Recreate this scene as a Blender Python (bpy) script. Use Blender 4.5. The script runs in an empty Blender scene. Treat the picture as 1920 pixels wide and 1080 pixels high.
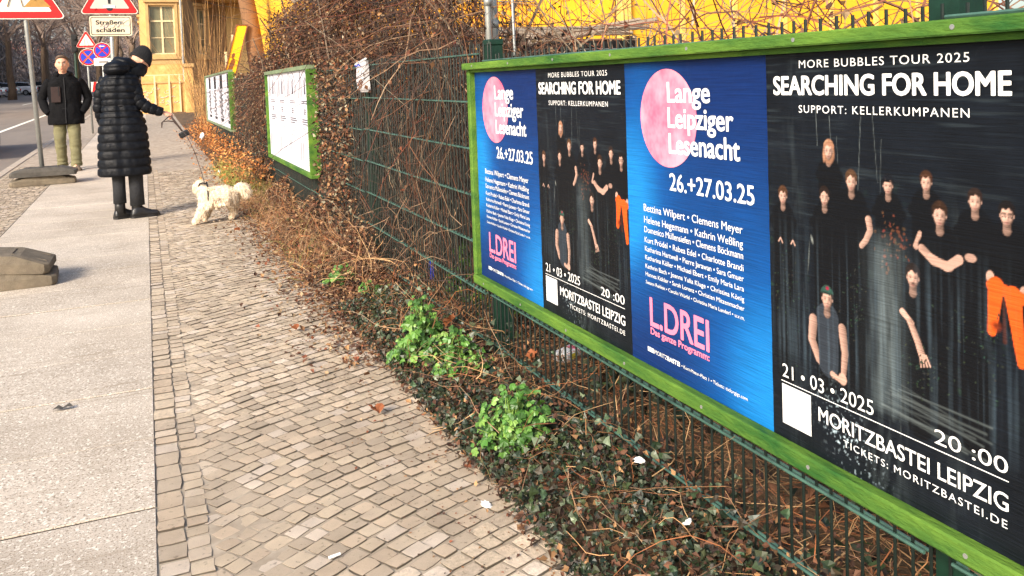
import bpy, math, random
import numpy as np
from mathutils import Vector, Matrix
random.seed(7)
rng = np.random.default_rng(11)
sc = bpy.context.scene
COL = sc.collection
PI = math.pi

# ------------------------------------------------------------------ camera
CAMH = 1.22
cam_d = bpy.data.cameras.new('camera')
cam = bpy.data.objects.new('camera', cam_d)
COL.objects.link(cam)
yv = Vector((-687, 49, -1600)).normalized()
zv = Vector((-1240, 34577, 1600)).normalized()
zv = (zv - yv * zv.dot(yv)).normalized()
xv = yv.cross(zv)
cam.matrix_world = Matrix((xv, yv, zv)).to_4x4()
cam.location = (0, 0, CAMH)
cam_d.sensor_width = 36
cam_d.lens = 30
cam_d.shift_y = -317 / 1920
cam_d.clip_start = 0.05
cam_d.clip_end = 2000
sc.camera = cam

# ------------------------------------------------------------------ light
SUN_EL = math.radians(30)
SUN_AZ = math.atan2(-0.76, -0.62)
w = bpy.data.worlds.new("World")
sc.world = w
w.use_nodes = True
nt = w.node_tree
bg = nt.nodes['Background']
sky = nt.nodes.new('ShaderNodeTexSky')
sky.sky_type = 'NISHITA'
sky.sun_disc = False
sky.sun_elevation = SUN_EL
sky.sun_rotation = SUN_AZ
sky.air_density = 1.0
sky.dust_density = 3.0
nt.links.new(sky.outputs[0], bg.inputs[0])
bg.inputs[1].default_value = 0.15
sun_d = bpy.data.lights.new('sun', 'SUN')
sun_d.energy = 3.0
sun_d.angle = math.radians(14.0)
sun_d.color = (1.0, 0.90, 0.78)
sun = bpy.data.objects.new('sun', sun_d)
COL.objects.link(sun)
sdir = Vector((math.sin(SUN_AZ) * math.cos(SUN_EL), math.cos(SUN_AZ) * math.cos(SUN_EL), math.sin(SUN_EL)))
sun.rotation_euler = sdir.to_track_quat('Z', 'Y').to_euler()
sc.view_settings.view_transform = 'Standard'
sc.view_settings.look = 'None'
sc.view_settings.gamma = 1
sc.view_settings.use_curve_mapping = False
sc.view_settings.exposure = 0.80
sc.cycles.max_bounces = 6
sc.cycles.transparent_max_bounces = 8

# ------------------------------------------------------------------ helpers
def lin(*c):
    if len(c) == 1: c = c[0]
    return tuple(((v / 255) / 12.92 if v / 255 < 0.04045 else ((v / 255 + 0.055) / 1.055) ** 2.4) for v in c)

def hgt(y):
    d = np.maximum(0.0, np.asarray(y, dtype=float) - 8)
    return 0.016 * d * d / (d + 6)
def hz(y): return float(hgt(y))

MATS = {}
def mat(name, col, rough=0.8, var=0.25, scale=8.0, bump=0.0, bscale=None, metal=0.0, stretch=(1, 1, 1), attr=False,
        spec=0.5, col2=None, sheen=0, trans=0, emis=None, obrand=0.0, detail=6, coat=0):
    m = bpy.data.materials.new(name); m.use_nodes = True
    n = m.node_tree.nodes; l = m.node_tree.links
    b = n['Principled BSDF']
    b.inputs['Roughness'].default_value = rough
    b.inputs['Metallic'].default_value = metal
    b.inputs['Specular IOR Level'].default_value = spec
    if coat: b.inputs['Coat Weight'].default_value = coat
    tc = n.new('ShaderNodeTexCoord'); mp = n.new('ShaderNodeMapping'); mp.inputs['Scale'].default_value = stretch
    l.new(tc.outputs['Object'], mp.inputs[0])
    nz = n.new('ShaderNodeTexNoise'); nz.inputs['Scale'].default_value = scale; nz.inputs['Detail'].default_value = detail
    nz.inputs['Roughness'].default_value = 0.65
    l.new(mp.outputs[0], nz.inputs[0])
    cr = n.new('ShaderNodeValToRGB')
    e = cr.color_ramp.elements
    c2 = col2 if col2 else tuple(min(1, c * (1 + var)) for c in col)
    c1 = tuple(c * (1 - var) for c in col) if not col2 else col
    e[0].position = 0.32; e[1].position = 0.68
    if attr:
        e[0].color = (1 - var, 1 - var, 1 - var, 1); e[1].color = (1 + var, 1 + var, 1 + var, 1)
        at = n.new('ShaderNodeAttribute'); at.attribute_name = 'Col'
        mx = n.new('ShaderNodeMix'); mx.data_type = 'RGBA'; mx.blend_type = 'MULTIPLY'; mx.inputs[0].default_value = 1
        l.new(at.outputs[0], mx.inputs[6]); l.new(cr.outputs[0], mx.inputs[7]); out = mx.outputs[2]
    else:
        e[0].color = (*c1, 1); e[1].color = (*c2, 1); out = cr.outputs[0]
    l.new(nz.outputs[0], cr.inputs[0])
    if obrand:
        oi = n.new('ShaderNodeObjectInfo'); mr = n.new('ShaderNodeMapRange')
        mr.inputs[3].default_value = 1 - obrand; mr.inputs[4].default_value = 1 + obrand
        l.new(oi.outputs['Random'], mr.inputs[0])
        m2 = n.new('ShaderNodeMix'); m2.data_type = 'RGBA'; m2.blend_type = 'MULTIPLY'; m2.inputs[0].default_value = 1
        l.new(out, m2.inputs[6]); l.new(mr.outputs[0], m2.inputs[7]); out = m2.outputs[2]
    l.new(out, b.inputs['Base Color'])
    if bump:
        nb = n.new('ShaderNodeTexNoise'); nb.inputs['Scale'].default_value = bscale or scale * 4; nb.inputs['Detail'].default_value = 5
        l.new(mp.outputs[0], nb.inputs[0])
        bp = n.new('ShaderNodeBump'); bp.inputs['Strength'].default_value = bump; bp.inputs['Distance'].default_value = 0.01
        l.new(nb.outputs[0], bp.inputs['Height']); l.new(bp.outputs[0], b.inputs['Normal'])
    if trans: b.inputs['Transmission Weight'].default_value = trans
    MATS[name] = m
    return m

def tag(o, label=None, cat=None, group=None, kind=None):
    if label: o['label'] = label
    if cat: o['category'] = cat
    if group: o['group'] = group
    if kind: o['kind'] = kind
    return o

def thing(name, label, cat, loc=(0, 0, 0), rotz=0, group=None):
    o = bpy.data.objects.new(name, None); COL.objects.link(o)
    o.location = loc; o.rotation_euler = (0, 0, rotz); o.empty_display_size = 0.1
    return tag(o, label, cat, group)

def link(name, me, m=None, parent=None, loc=None, smooth=False):
    o = bpy.data.objects.new(name, me); COL.objects.link(o)
    if m is not None:
        for mm in (m if isinstance(m, (list, tuple)) else [m]): me.materials.append(mm)
    if parent: o.parent = parent
    if loc is not None: o.location = loc
    if smooth: me.shade_smooth()
    return o

def npmesh(name, V, F, colors=None, smooth=False):
    """V (n,3), F (m,k) constant k"""
    V = np.asarray(V, dtype=np.float32); F = np.asarray(F, dtype=np.int32)
    me = bpy.data.meshes.new(name)
    me.vertices.add(len(V)); me.vertices.foreach_set('co', V.ravel())
    k = F.shape[1]
    me.loops.add(F.size); me.loops.foreach_set('vertex_index', F.ravel())
    me.polygons.add(len(F))
    me.polygons.foreach_set('loop_start', np.arange(0, F.size, k, dtype=np.int32))
    me.polygons.foreach_set('loop_total', np.full(len(F), k, dtype=np.int32))
    if colors is not None:
        a = me.color_attributes.new('Col', 'FLOAT_COLOR', 'POINT')
        c = np.ones((len(V), 4), dtype=np.float32); c[:, :3] = colors
        a.data.foreach_set('color', c.ravel())
    me.update(calc_edges=True)
    if smooth: me.shade_smooth()
    else: me.shade_flat()
    return me

class MB:
    """collects shapes into one mesh"""
    def __init__(s): s.v = []; s.f = []; s.c = []
    def add(s, V, F, c=None):
        b = len(s.v); s.v += [tuple(map(float, p)) for p in V]; s.f += [tuple(int(i) + b for i in f) for f in F]
        return s
    def box(s, x0, x1, y0, y1, z0, z1, bev=0.0):
        if bev <= 0:
            V = [(x, y, z) for z in (z0, z1) for y in (y0, y1) for x in (x0, x1)]
            return s.add(V, [(0, 2, 3, 1), (4, 5, 7, 6), (0, 1, 5, 4), (2, 6, 7, 3), (0, 4, 6, 2), (1, 3, 7, 5)])
        b = bev
        def ring(z, i): return [(x0 + i + (b if False else 0), y0 + i, z), (x1 - i, y0 + i, z), (x1 - i, y1 - i, z), (x0 + i, y1 - i, z)]
        # chamfered top and bottom, chamfered corners
        def oct_(z, i):
            a0, a1, c0, c1 = x0 + i, x1 - i, y0 + i, y1 - i
            return [(a0 + b, c0, z), (a1 - b, c0, z), (a1, c0 + b, z), (a1, c1 - b, z), (a1 - b, c1, z), (a0 + b, c1, z), (a0, c1 - b, z), (a0, c0 + b, z)]
        V = oct_(z0, b * .7) + oct_(z0 + b, 0) + oct_(z1 - b, 0) + oct_(z1, b * .7)
        F = [tuple(range(7, -1, -1)), tuple(range(24, 32))]
        for r in range(3):
            for i in range(8):
                j = (i + 1) % 8
                F.append((r * 8 + i, r * 8 + j, r * 8 + 8 + j, r * 8 + 8 + i))
        return s.add(V, F)
    def tube(s, pts, rad, n=8, caps=True, flat=1.0):
        pts = [Vector(p) for p in pts]
        if not hasattr(rad, '__len__'): rad = [rad] * len(pts)
        V = []; up = None
        for i, p in enumerate(pts):
            t = (pts[min(i + 1, len(pts) - 1)] - pts[max(i - 1, 0)]).normalized()
            if up is None:
                up = Vector((0, 0, 1)) if abs(t.z) < 0.9 else Vector((1, 0, 0))
            a = t.cross(up).normalized(); b2 = a.cross(t).normalized(); up = b2
            for k in range(n):
                an = 2 * PI * k / n
                V.append(p + a * math.cos(an) * rad[i] + b2 * math.sin(an) * rad[i] * flat)
        F = []
        for i in range(len(pts) - 1):
            for k in range(n):
                j = (k + 1) % n
                F.append((i * n + k, i * n + j, (i + 1) * n + j, (i + 1) * n + k))
        if caps:
            F.append(tuple(range(n - 1, -1, -1))); F.append(tuple((len(pts) - 1) * n + k for k in range(n)))
        return s.add(V, F)
    def ell(s, c, r, nu=14, nv=9, fn=None, R=None):
        V = [];
        for i in range(nv + 1):
            th = PI * i / nv
            for k in range(nu):
                ph = 2 * PI * k / nu
                d = Vector((math.sin(th) * math.cos(ph), math.sin(th) * math.sin(ph), math.cos(th)))
                p = Vector((d.x * r[0], d.y * r[1], d.z * r[2]))
                if fn: p = fn(p, d)
                if R is not None: p = R @ p
                V.append(p + Vector(c))
        F = []
        for i in range(nv):
            for k in range(nu):
                j = (k + 1) % nu
                F.append((i * nu + k, (i + 1) * nu + k, (i + 1) * nu + j, i * nu + j))
        return s.add(V, F)
    def loft(s, rings, close=True, caps=True):
        n = len(rings[0]); V = [p for r in rings for p in r]; F = []
        for i in range(len(rings) - 1):
            for k in range(n if close else n - 1):
                j = (k + 1) % n
                F.append((i * n + k, i * n + j, (i + 1) * n + j, (i + 1) * n + k))
        if caps:
            F.append(tuple(range(n - 1, -1, -1))); F.append(tuple((len(rings) - 1) * n + k for k in range(n)))
        return s.add(V, F)
    def prism(s, outline, d0, d1, axis='y'):
        """outline: list of (a,b); extruded from d0 to d1 on the axis"""
        n = len(outline)
        def P(a, b, d): return {'y': (a, d, b), 'x': (d, a, b), 'z': (a, b, d)}[axis]
        V = [P(a, b, d0) for a, b in outline] + [P(a, b, d1) for a, b in outline]
        F = [tuple(range(n)), tuple(range(2 * n - 1, n - 1, -1))]
        for i in range(n):
            j = (i + 1) % n; F.append((i, n + i, n + j, j))
        return s.add(V, F)
    def xf(s, M):
        s.v = [tuple(M @ Vector(p)) for p in s.v]; return s
    def mesh(s, name='mesh'):
        me = bpy.data.meshes.new(name); me.from_pydata(s.v, [], s.f); me.update(); return me
    def build(s, name, m, parent=None, smooth=False, local=False):
        if parent is not None and not local:
            o_ = parent.location if parent.parent is None else parent.parent.location + parent.location
            s.v = [(p[0] - o_.x, p[1] - o_.y, p[2] - o_.z) for p in s.v]
        me = s.mesh(name)
        return link(name, me, m, parent, smooth=smooth)

def fixn(o):
    import bmesh
    bm = bmesh.new(); bm.from_mesh(o.data); bmesh.ops.recalc_face_normals(bm, faces=bm.faces); bm.to_mesh(o.data); bm.free(); return o

def strands(paths, rad, sides=3):
    """paths (M,K,3), rad (M,K) -> V,F quads"""
    M, K, _ = paths.shape
    t = np.gradient(paths, axis=1); t /= np.linalg.norm(t, axis=2, keepdims=True) + 1e-9
    ref = np.zeros_like(t); ref[..., 0] = 0.31; ref[..., 1] = 0.62; ref[..., 2] = 0.72
    a = np.cross(t, ref); a /= np.linalg.norm(a, axis=2, keepdims=True) + 1e-9
    b = np.cross(t, a)
    an = 2 * PI * np.arange(sides) / sides
    V = paths[:, :, None, :] + rad[:, :, None, None] * (a[:, :, None, :] * np.cos(an)[None, None, :, None] + b[:, :, None, :] * np.sin(an)[None, None, :, None])
    idx = np.arange(M * K * sides).reshape(M, K, sides)
    F = []
    for s_ in range(sides):
        n_ = (s_ + 1) % sides
        F.append(np.stack([idx[:, :-1, s_], idx[:, :-1, n_], idx[:, 1:, n_], idx[:, 1:, s_]], -1).reshape(-1, 4))
    return V.reshape(-1, 3), np.concatenate(F)

def rstrands(P0, D, length, curl, K=5, grav=0.0):
    """random curved strands from P0 along D"""
    M = len(P0); D = D / (np.linalg.norm(D, axis=1, keepdims=True) + 1e-9)
    out = np.zeros((M, K, 3)); out[:, 0] = P0; d = D.copy()
    for k in range(1, K):
        d = d + rng.normal(0, curl, (M, 3)); d[:, 2] -= grav
        d /= np.linalg.norm(d, axis=1, keepdims=True)
        out[:, k] = out[:, k - 1] + d * (length / (K - 1))[:, None]
    return out

LEAF = (np.array([[0, 0, 0], [-.33, .38, .12], [0, 1, -.05], [.33, .38, .12]]), np.array([[0, 3, 2], [0, 2, 1]]))
IVY = (np.array([[0, 0, 0], [-.5, .18, .06], [-.3, .5, .1], [0, 1, -.08], [.3, .5, .1], [.5, .18, .06], [0, .35, -.02]]),
       np.array([[6, 0, 5], [6, 5, 4], [6, 4, 3], [6, 3, 2], [6, 2, 1], [6, 1, 0]]))
HERB = (np.array([[0, .3, .02], [0, 0, 0], [.32, .02, .05], [.52, .3, .02], [.42, .5, .09], [.5, .75, .02], [.2, .82, .06], [0, 1, -.06], [-.2, .82, .06], [-.5, .75, .02], [-.42, .5, .09], [-.52, .3, .02], [-.32, .02, .05]]),
        np.array([[0, i, i + 1] for i in range(1, 12)] + [[0, 12, 1]]))
def leaves(P, size, col, tmpl=LEAF, up=None, tilt=1.0, curl=0.0):
    """P (N,3); up: preferred normal; tilt: random deviation"""
    N = len(P); T, F0 = tmpl
    n = rng.normal(0, 1, (N, 3)) * tilt
    if up is not None: n = n + np.asarray(up)
    n /= np.linalg.norm(n, axis=1, keepdims=True) + 1e-9
    r = rng.normal(0, 1, (N, 3)); a = np.cross(n, r); a /= np.linalg.norm(a, axis=1, keepdims=True) + 1e-9
    b = np.cross(n, a)
    zc = 1 + curl * rng.normal(0, 1, (N, 1))
    V = P[:, None, :] + size[:, None, None] * (T[None, :, 0, None] * a[:, None, :] + (T[None, :, 1, None] - .5) * b[:, None, :] + (T[None, :, 2] * zc)[:, :, None] * n[:, None, :])
    k = len(T)
    F = F0[None] + (np.arange(N) * k)[:, None, None]
    C = np.repeat(col, k, axis=0)
    return V.reshape(-1, 3), F.reshape(-1, F0.shape[1]), C

def pal(N, cols, jit=0.25):
    cols = np.array(cols); c = cols[rng.integers(0, len(cols), N)]
    return c * (1 + rng.uniform(-jit, jit, (N, 1)))

def stuffmesh(name, V, F, C, m, label=None, cat=None, parent=None, smooth=False, kind='stuff'):
    me = npmesh(name, V, F, C, smooth)
    o = link(name, me, m, parent)
    if kind: o['kind'] = kind
    if parent is None: tag(o, label, cat)
    return o

# ------------------------------------------------------------------ materials
M_leaf = mat('leaf', (1, 1, 1), 0.75, 0.2, 30, attr=True, spec=0.3)
M_ivy = mat('ivy_leaf', (1, 1, 1), 0.45, 0.2, 30, attr=True, spec=0.5)
M_twig = mat('twig', (1, 1, 1), 0.85, 0.3, 40, attr=True)
M_green = mat('green_painted_wood', lin(34, 82, 32), 0.75, 0.3, 3, bump=0.5, bscale=40, stretch=(4, 1.0, 4), col2=lin(104, 138, 48), spec=0.25, detail=10)
M_greend = mat('dark_green_paint', lin(10, 46, 32), 0.5, 0.25, 20, bump=0.1)
M_wire = mat('green_coated_wire', lin(9, 24, 19), 0.5, 0.4, 30, spec=0.5)
M_rail = mat('green_coated_rail_wire', lin(66, 98, 86), 0.45, 0.4, 15)
M_ply = mat('plywood', lin(120, 95, 60), 0.8, 0.3, 6)
M_white = mat('white_print', lin(240, 240, 238), 0.55, 0.04, 30)
M_whiteworn = mat('worn_white_print', lin(225, 226, 225), 0.6, 0.1, 90)
M_paper = mat('white_paper', lin(214, 212, 220), 0.6, 0.05, 6)
M_greyink = mat('grey_print', lin(84, 82, 94), 0.6, 0.1, 30)
M_blackink = mat('black_print', lin(28, 28, 34), 0.6, 0.1, 30)
M_pink = mat('pink_print', lin(250, 130, 160), 0.55, 0.05, 10)
M_black = mat('black_fabric', (0.012, 0.012, 0.014), 0.85, 0.3, 60, bump=0.3, bscale=300)
M_puffer = mat('black_quilted_nylon', (0.0045, 0.0055, 0.008), 0.5, 0.3, 30, bump=0.6, bscale=26, spec=0.18)
M_skin = mat('skin', lin(222, 166, 138), 0.55, 0.12, 18, spec=0.3)
M_steel = mat('galvanised_steel', lin(150, 152, 148), 0.45, 0.15, 12, metal=0.4)
M_red = mat('red_sign_film', lin(205, 22, 20), 0.45, 0.08, 8)
M_signwhite = mat('white_sign_film', lin(238, 232, 215), 0.45, 0.06, 8)
M_signblue = mat('blue_sign_film', lin(28, 60, 190), 0.45, 0.08, 8)
M_glass = mat('window_glass', lin(120, 116, 90), 0.1, 0.3, 1.5, spec=0.8)

# ------------------------------------------------------------------ ground, road, pavement
def strip(name, x0, x1, ys, m, z=0.0, kind='structure', nx=1, zf=None):
    xs = np.linspace(x0, x1, nx + 1); V = []; F = []
    for y in ys:
        for x in xs:
            V.append((x, y, hz(y) + z + (zf(x, y) if zf else 0)))
    k = nx + 1
    for i in range(len(ys) - 1):
        for j in range(nx): F.append((i * k + j, i * k + j + 1, (i + 1) * k + j + 1, (i + 1) * k + j))
    me = bpy.data.meshes.new(name); me.from_pydata(V, [], F); me.update()
    return tag(link(name, me, m), kind=kind)
YS = list(np.arange(-6, 60, 1.0)) + list(range(60, 900, 20))
M_ground = mat('earth', lin(95, 78, 55), 0.95, 0.35, 1.5, bump=0.8, bscale=30)
strip('ground', -700, 900, [-60] + YS, M_ground, z=-0.32)
M_asph = mat('asphalt', lin(126, 116, 106), 0.85, 0.14, 1.2, bump=0.5, bscale=250, stretch=(1, .35, 1))
strip('road', -13.0, -2.15, YS, M_asph, z=-0.11)
M_paint = mat('road_paint', lin(235, 230, 215), 0.7, 0.1, 6)
def white_line(name, x0, x1, y0, y1): strip(name, x0, x1, list(np.linspace(y0, y1, max(2, int((y1 - y0) / 3)))), M_paint, z=-0.106)
white_line('road_marking', -4.25, -4.1, 14, 160)
for y in (44, 64, 84, 104): white_line('road_marking', -7.5, -7.38, y, y + 6)
M_kerb = mat('kerb_granite', lin(172, 160, 145), 0.85, 0.2, 14, bump=0.4, bscale=120)
kerb = tag(bpy.data.objects.new('kerb', None), kind='structure'); COL.objects.link(kerb)
kb = MB().box(0, 0.13, 0.004, 0.986, -0.28, 0.0, 0.012).mesh('kerb_stone'); kb.materials.append(M_kerb)
for i in range(3, 110):
    o = bpy.data.objects.new('kerb_stone', kb); COL.objects.link(o); o.parent = kerb
    o.location = (-2.15 + random.uniform(-.004, .004), i, hz(i + .5) + 0.003 * random.random())
    o.rotation_euler.x = math.atan((hz(i + 1) - hz(i)))

# base sheet of the pavement (sandy joints)
M_joint = mat('sandy_joint', lin(140, 126, 108), 0.95, 0.3, 9, bump=0.3, bscale=260, col2=lin(182, 168, 148))
pave = strip('pavement', -2.02, 1.02, YS, M_joint, z=-0.0040, nx=3)

# granite slabs
def slabmat():
    m = bpy.data.materials.new('granite_slab'); m.use_nodes = True
    n = m.node_tree.nodes; l = m.node_tree.links; b = n['Principled BSDF']
    tc = n.new('ShaderNodeTexCoord'); g = n.new('ShaderNodeNewGeometry')
    def noise(s, d=4, r=.6):
        a = n.new('ShaderNodeTexNoise'); a.inputs['Scale'].default_value = s; a.inputs['Detail'].default_value = d; a.inputs['Roughness'].default_value = r
        l.new(g.outputs['Position'], a.inputs[0]); return a.outputs[0]
    def ramp(v, p0, p1, c0, c1):
        r = n.new('ShaderNodeValToRGB'); e = r.color_ramp.elements; e[0].position = p0; e[1].position = p1; e[0].color = (*c0, 1); e[1].color = (*c1, 1)
        l.new(v, r.inputs[0]); return r.outputs[0]
    def mix(f, a, c, t='MIX'):
        x = n.new('ShaderNodeMix'); x.data_type = 'RGBA'; x.blend_type = t
        if isinstance(f, float): x.inputs[0].default_value = f
        else: l.new(f, x.inputs[0])
        for k, v in ((6, a), (7, c)):
            if isinstance(v, tuple): x.inputs[k].default_value = (*v, 1)
            else: l.new(v, x.inputs[k])
        return x.outputs[2]
    base = ramp(noise(1.3, 5), .35, .65, lin(186, 174, 158), lin(208, 196, 180))
    v = n.new('ShaderNodeTexVoronoi'); v.inputs['Scale'].default_value = 130; l.new(g.outputs['Position'], v.inputs[0])
    sp = ramp(v.outputs['Color'], .72, .80, (0, 0, 0), (1, 1, 1))
    c = mix(sp, base, lin(232, 224, 210))
    c = mix(ramp(noise(160, 3), .38, .47, (1, 1, 1), (0, 0, 0)), c, lin(140, 126, 110))
    c = mix(1.0, c, ramp(noise(.9, 8, .7), .30, .70, (.82, .80, .77), (1.07, 1.07, 1.07)), 'MULTIPLY')
    c = mix(ramp(noise(14, 6, .7), .66, .72, (0, 0, 0), (.5, .5, .5)), c, lin(96, 84, 72))
    st = n.new('ShaderNodeMapping'); st.inputs['Scale'].default_value = (0.6, 5, 1); l.new(g.outputs['Position'], st.inputs[0])
    w2 = n.new('ShaderNodeTexNoise'); w2.inputs['Scale'].default_value = 3.5; w2.inputs['Detail'].default_value = 6; l.new(st.outputs[0], w2.inputs[0])
    c = mix(ramp(w2.outputs[0], .28, .42, (.45, .45, .45), (0, 0, 0)), c, lin(138, 122, 100))
    oi = n.new('ShaderNodeObjectInfo'); mr = n.new('ShaderNodeMapRange'); mr.inputs[3].default_value = .93; mr.inputs[4].default_value = 1.06; l.new(oi.outputs['Random'], mr.inputs[0])
    c = mix(1.0, c, mr.outputs[0], 'MULTIPLY')
    l.new(c, b.inputs['Base Color']); b.inputs['Roughness'].default_value = .8
    bp = n.new('ShaderNodeBump'); bp.inputs['Strength'].default_value = .35; bp.inputs['Distance'].default_value = .004
    l.new(noise(220, 4), bp.inputs['Height']); l.new(bp.outputs[0], b.inputs['Normal'])
    return m
M_slab = slabmat()
slab_me = MB().box(-1.2, 0, 0.005, 0.5475, -0.08, 0.0, 0.0012).mesh('slab'); slab_me.materials.append(M_slab)
y = 1.585
for i in range(75):
    o = bpy.data.objects.new('slab', slab_me); COL.objects.link(o); o.parent = pave
    o.location = (-0.035, y, hz(y) + random.uniform(0, .003)); o.rotation_euler.x = math.atan((hz(y + .55) - hz(y)) / .55)
    o.rotation_euler.y = random.uniform(-.0015, .0015); y += 0.5525
slabfar = strip('slab_row', -1.235, -0.035, list(np.arange(y, 160, 4)), M_slab, z=0.0)
slabfar.parent = pave; del slabfar['kind']

sb = strip('slab_bed', -1.245, -.037, YS[:60], mat('dark_joint', lin(48, 40, 32), .95, .3, 20), z=-.0018); sb.parent = pave; del sb['kind']
# cobbles
M_cob = mat('cobble', (1, 1, 1), 0.72, 0.22, 60, attr=True, bump=0.5, bscale=260, obrand=0.0, spec=0.4)
def field_dirt(m):
    n = m.node_tree.nodes; l = m.node_tree.links; b = n['Principled BSDF']; src = b.inputs['Base Color'].links[0].from_socket
    g = n.new('ShaderNodeNewGeometry'); nz = n.new('ShaderNodeTexNoise'); nz.inputs['Scale'].default_value = 2.2; nz.inputs['Detail'].default_value = 9; nz.inputs['Roughness'].default_value = .7; l.new(g.outputs['Position'], nz.inputs[0])
    r = n.new('ShaderNodeValToRGB'); e = r.color_ramp.elements; e[0].position = .34; e[1].position = .66; e[0].color = (.84, .81, .77, 1); e[1].color = (1.22, 1.21, 1.18, 1); l.new(nz.outputs[0], r.inputs[0])
    x = n.new('ShaderNodeMix'); x.data_type = 'RGBA'; x.blend_type = 'MULTIPLY'; x.inputs[0].default_value = 1; l.new(src, x.inputs[6]); l.new(r.outputs[0], x.inputs[7])
    n3 = n.new('ShaderNodeTexNoise'); n3.inputs['Scale'].default_value = 55; n3.inputs['Detail'].default_value = 5; l.new(g.outputs['Position'], n3.inputs[0])
    r3 = n.new('ShaderNodeValToRGB'); e = r3.color_ramp.elements; e[0].position = .62; e[1].position = .70; e[0].color = (0, 0, 0, 1); e[1].color = (.55, .55, .55, 1); l.new(n3.outputs[0], r3.inputs[0])
    y_ = n.new('ShaderNodeMix'); y_.data_type = 'RGBA'; l.new(r3.outputs[0], y_.inputs[0]); l.new(x.outputs[2], y_.inputs[6]); y_.inputs[7].default_value = (*lin(84, 72, 60), 1); l.new(y_.outputs[2], b.inputs['Base Color'])
field_dirt(M_cob)
def unit_cobble(rr):
    j = lambda s: rr.uniform(-s, s)
    base = [(-.5, -.5), (.5, -.5), (.5, .5), (-.5, .5)]
    pts = []
    for (a, b), (c, d) in zip(base, base[1:] + base[:1]):   # corner and a mid-edge point each: 8 sided outline
        pts.append((a * .955 + j(.045), b * .955 + j(.045))); pts.append(((a + c) / 2 * 1.0 + j(.025), (b + d) / 2 * 1.0 + j(.025)))
    V = [(x, y_, -.5) for x, y_ in pts] + [(x, y_, -.03 + j(.008)) for x, y_ in pts] + [(x * .975, y_ * .975, -.0 + j(.012)) for x, y_ in pts] + [(0, 0, .008)]
    F = []
    for r in range(2):
        for i in range(8):
            k = (i + 1) % 8; F.append((r * 8 + i, r * 8 + k, r * 8 + 8 + k, r * 8 + 8 + i))
    T = [(16 + i, 16 + (i + 1) % 8, 24) for i in range(8)]
    return np.array(V), F, T
rr = random.Random(3)
UNITS = [unit_cobble(rr) for _ in range(10)]
TRI = []
for V, F, T in UNITS:
    t = [];
    for f in F: t += [(f[0], f[1], f[2]), (f[0], f[2], f[3])]
    TRI.append(np.array(t + T))
COBC = [lin(198, 182, 160), lin(190, 174, 152), lin(204, 188, 168), lin(184, 168, 148), lin(194, 176, 154), lin(202, 188, 172), lin(178, 163, 144)]
cobs = []
def xang(x): return math.radians(24 - 15 * (x - .1) / .85)
def rowY(x, y0):   # arched rows
    u = (x - .09) / .88
    return y0 + .50 * u - .10 * u * u + 0.012 * math.sin(u * 6 + y0 * 2.1) + .010 * math.sin(y0 * 5.3 + u * 3)
y0 = .8
while y0 < 13.5:
    x = 0.10 + rr.uniform(-.02, .02)
    wob = rr.uniform(-.004, .004)
    while x < 1.0:
        wd = rr.uniform(.050, .076)
        if x + wd > 1.02: break
        th0 = math.atan((rowY(x + .04, y0) - rowY(x, y0)) / .04); xc = x + wd * math.cos(th0) / 2; yy = rowY(xc, y0) + wob + rr.uniform(-.0025, .0025)
        th = th0 + rr.uniform(-.05, .05)
        cobs.append((xc, yy, wd * .985 - .002, rr.uniform(.0495, .0535), th)); x += wd * math.cos(th0) + rr.uniform(0, .0025)
    y0 += .0625
y0 = 1.3   # border row along the slabs
while y0 < 14:
    ln = rr.uniform(.06, .12); cobs.append((0.005 + rr.uniform(-.003, .003), y0 + ln / 2, .073, ln - .007, rr.uniform(-.04, .04))); y0 += ln
y0 = 1.3
while y0 < 14:
    ln = rr.uniform(.05, .075); cobs.append((0.0735 + rr.uniform(-.003, .003), y0 + ln / 2, .058, ln - .006, rr.uniform(-.05, .05))); y0 += ln
y0 = 7.5   # mosaic strip on the kerb side
while y0 < 16:
    x = -2.0
    while x < -1.30:
        wd = rr.uniform(.055, .075); cobs.append((x + wd / 2, y0 + rr.uniform(-.004, .004), wd - .006, .056, rr.uniform(-.1, .1))); x += wd
    y0 += .062
def cob_tf(c):
    x, yy, wd, dp, th = c
    hide = 0.0
    # worn, sand-filled patch next to the slabs near the viewer
    d = math.exp(-((x - .2) / .16) ** 2 - ((yy - 2.35) / .5) ** 2) + .8 * math.exp(-((x - .13) / .07) ** 2 - ((yy - 3.6) / .9) ** 2)
    z = hz(yy) + rr.uniform(-.0016, .0022) - .0030 * min(1, d)
    M = Matrix.Translation((x, yy, z)) @ Matrix.Rotation(th, 4, 'Z') @ Matrix.Rotation(rr.uniform(-.06, .015), 4, 'X') @ Matrix.Rotation(rr.uniform(-.03, .03), 4, 'Y') @ Matrix.Diagonal((wd, dp, .035, 1))
    return M
inview = [c for c in cobs if 0 < (c[1]) and c[1] > 2.05 and c[1] < 6.5 and c[0] < 1.0]
near = sorted([c for c in inview if c[0] + .0 < .30 + (c[1] - 2.0) * 0.9 + .35], key=lambda c: math.hypot(c[0], c[1]))[:300]
nearset = set(near)
cm = []
for i, (V, F, T) in enumerate(UNITS):
    for j in range(3):
        c = np.array(rr.choice(COBC)) * rr.uniform(.93, 1.07)
        me = bpy.data.meshes.new('cobble'); me.from_pydata([tuple(p) for p in V], [], F + T); me.update()
        a = me.color_attributes.new('Col', 'FLOAT_COLOR', 'POINT'); a.data.foreach_set('color', np.concatenate([np.tile([*(c * (.20 if q < 16 else 1.0)), 1], 1) for q in range(len(V))]))  # side rings coloured dark: joint dirt plus the shade between stones
        me.materials.append(M_cob); cm.append(me)
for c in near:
    o = bpy.data.objects.new('cobble', rr.choice(cm)); COL.objects.link(o); o.parent = pave; o.matrix_local = cob_tf(c)
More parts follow.
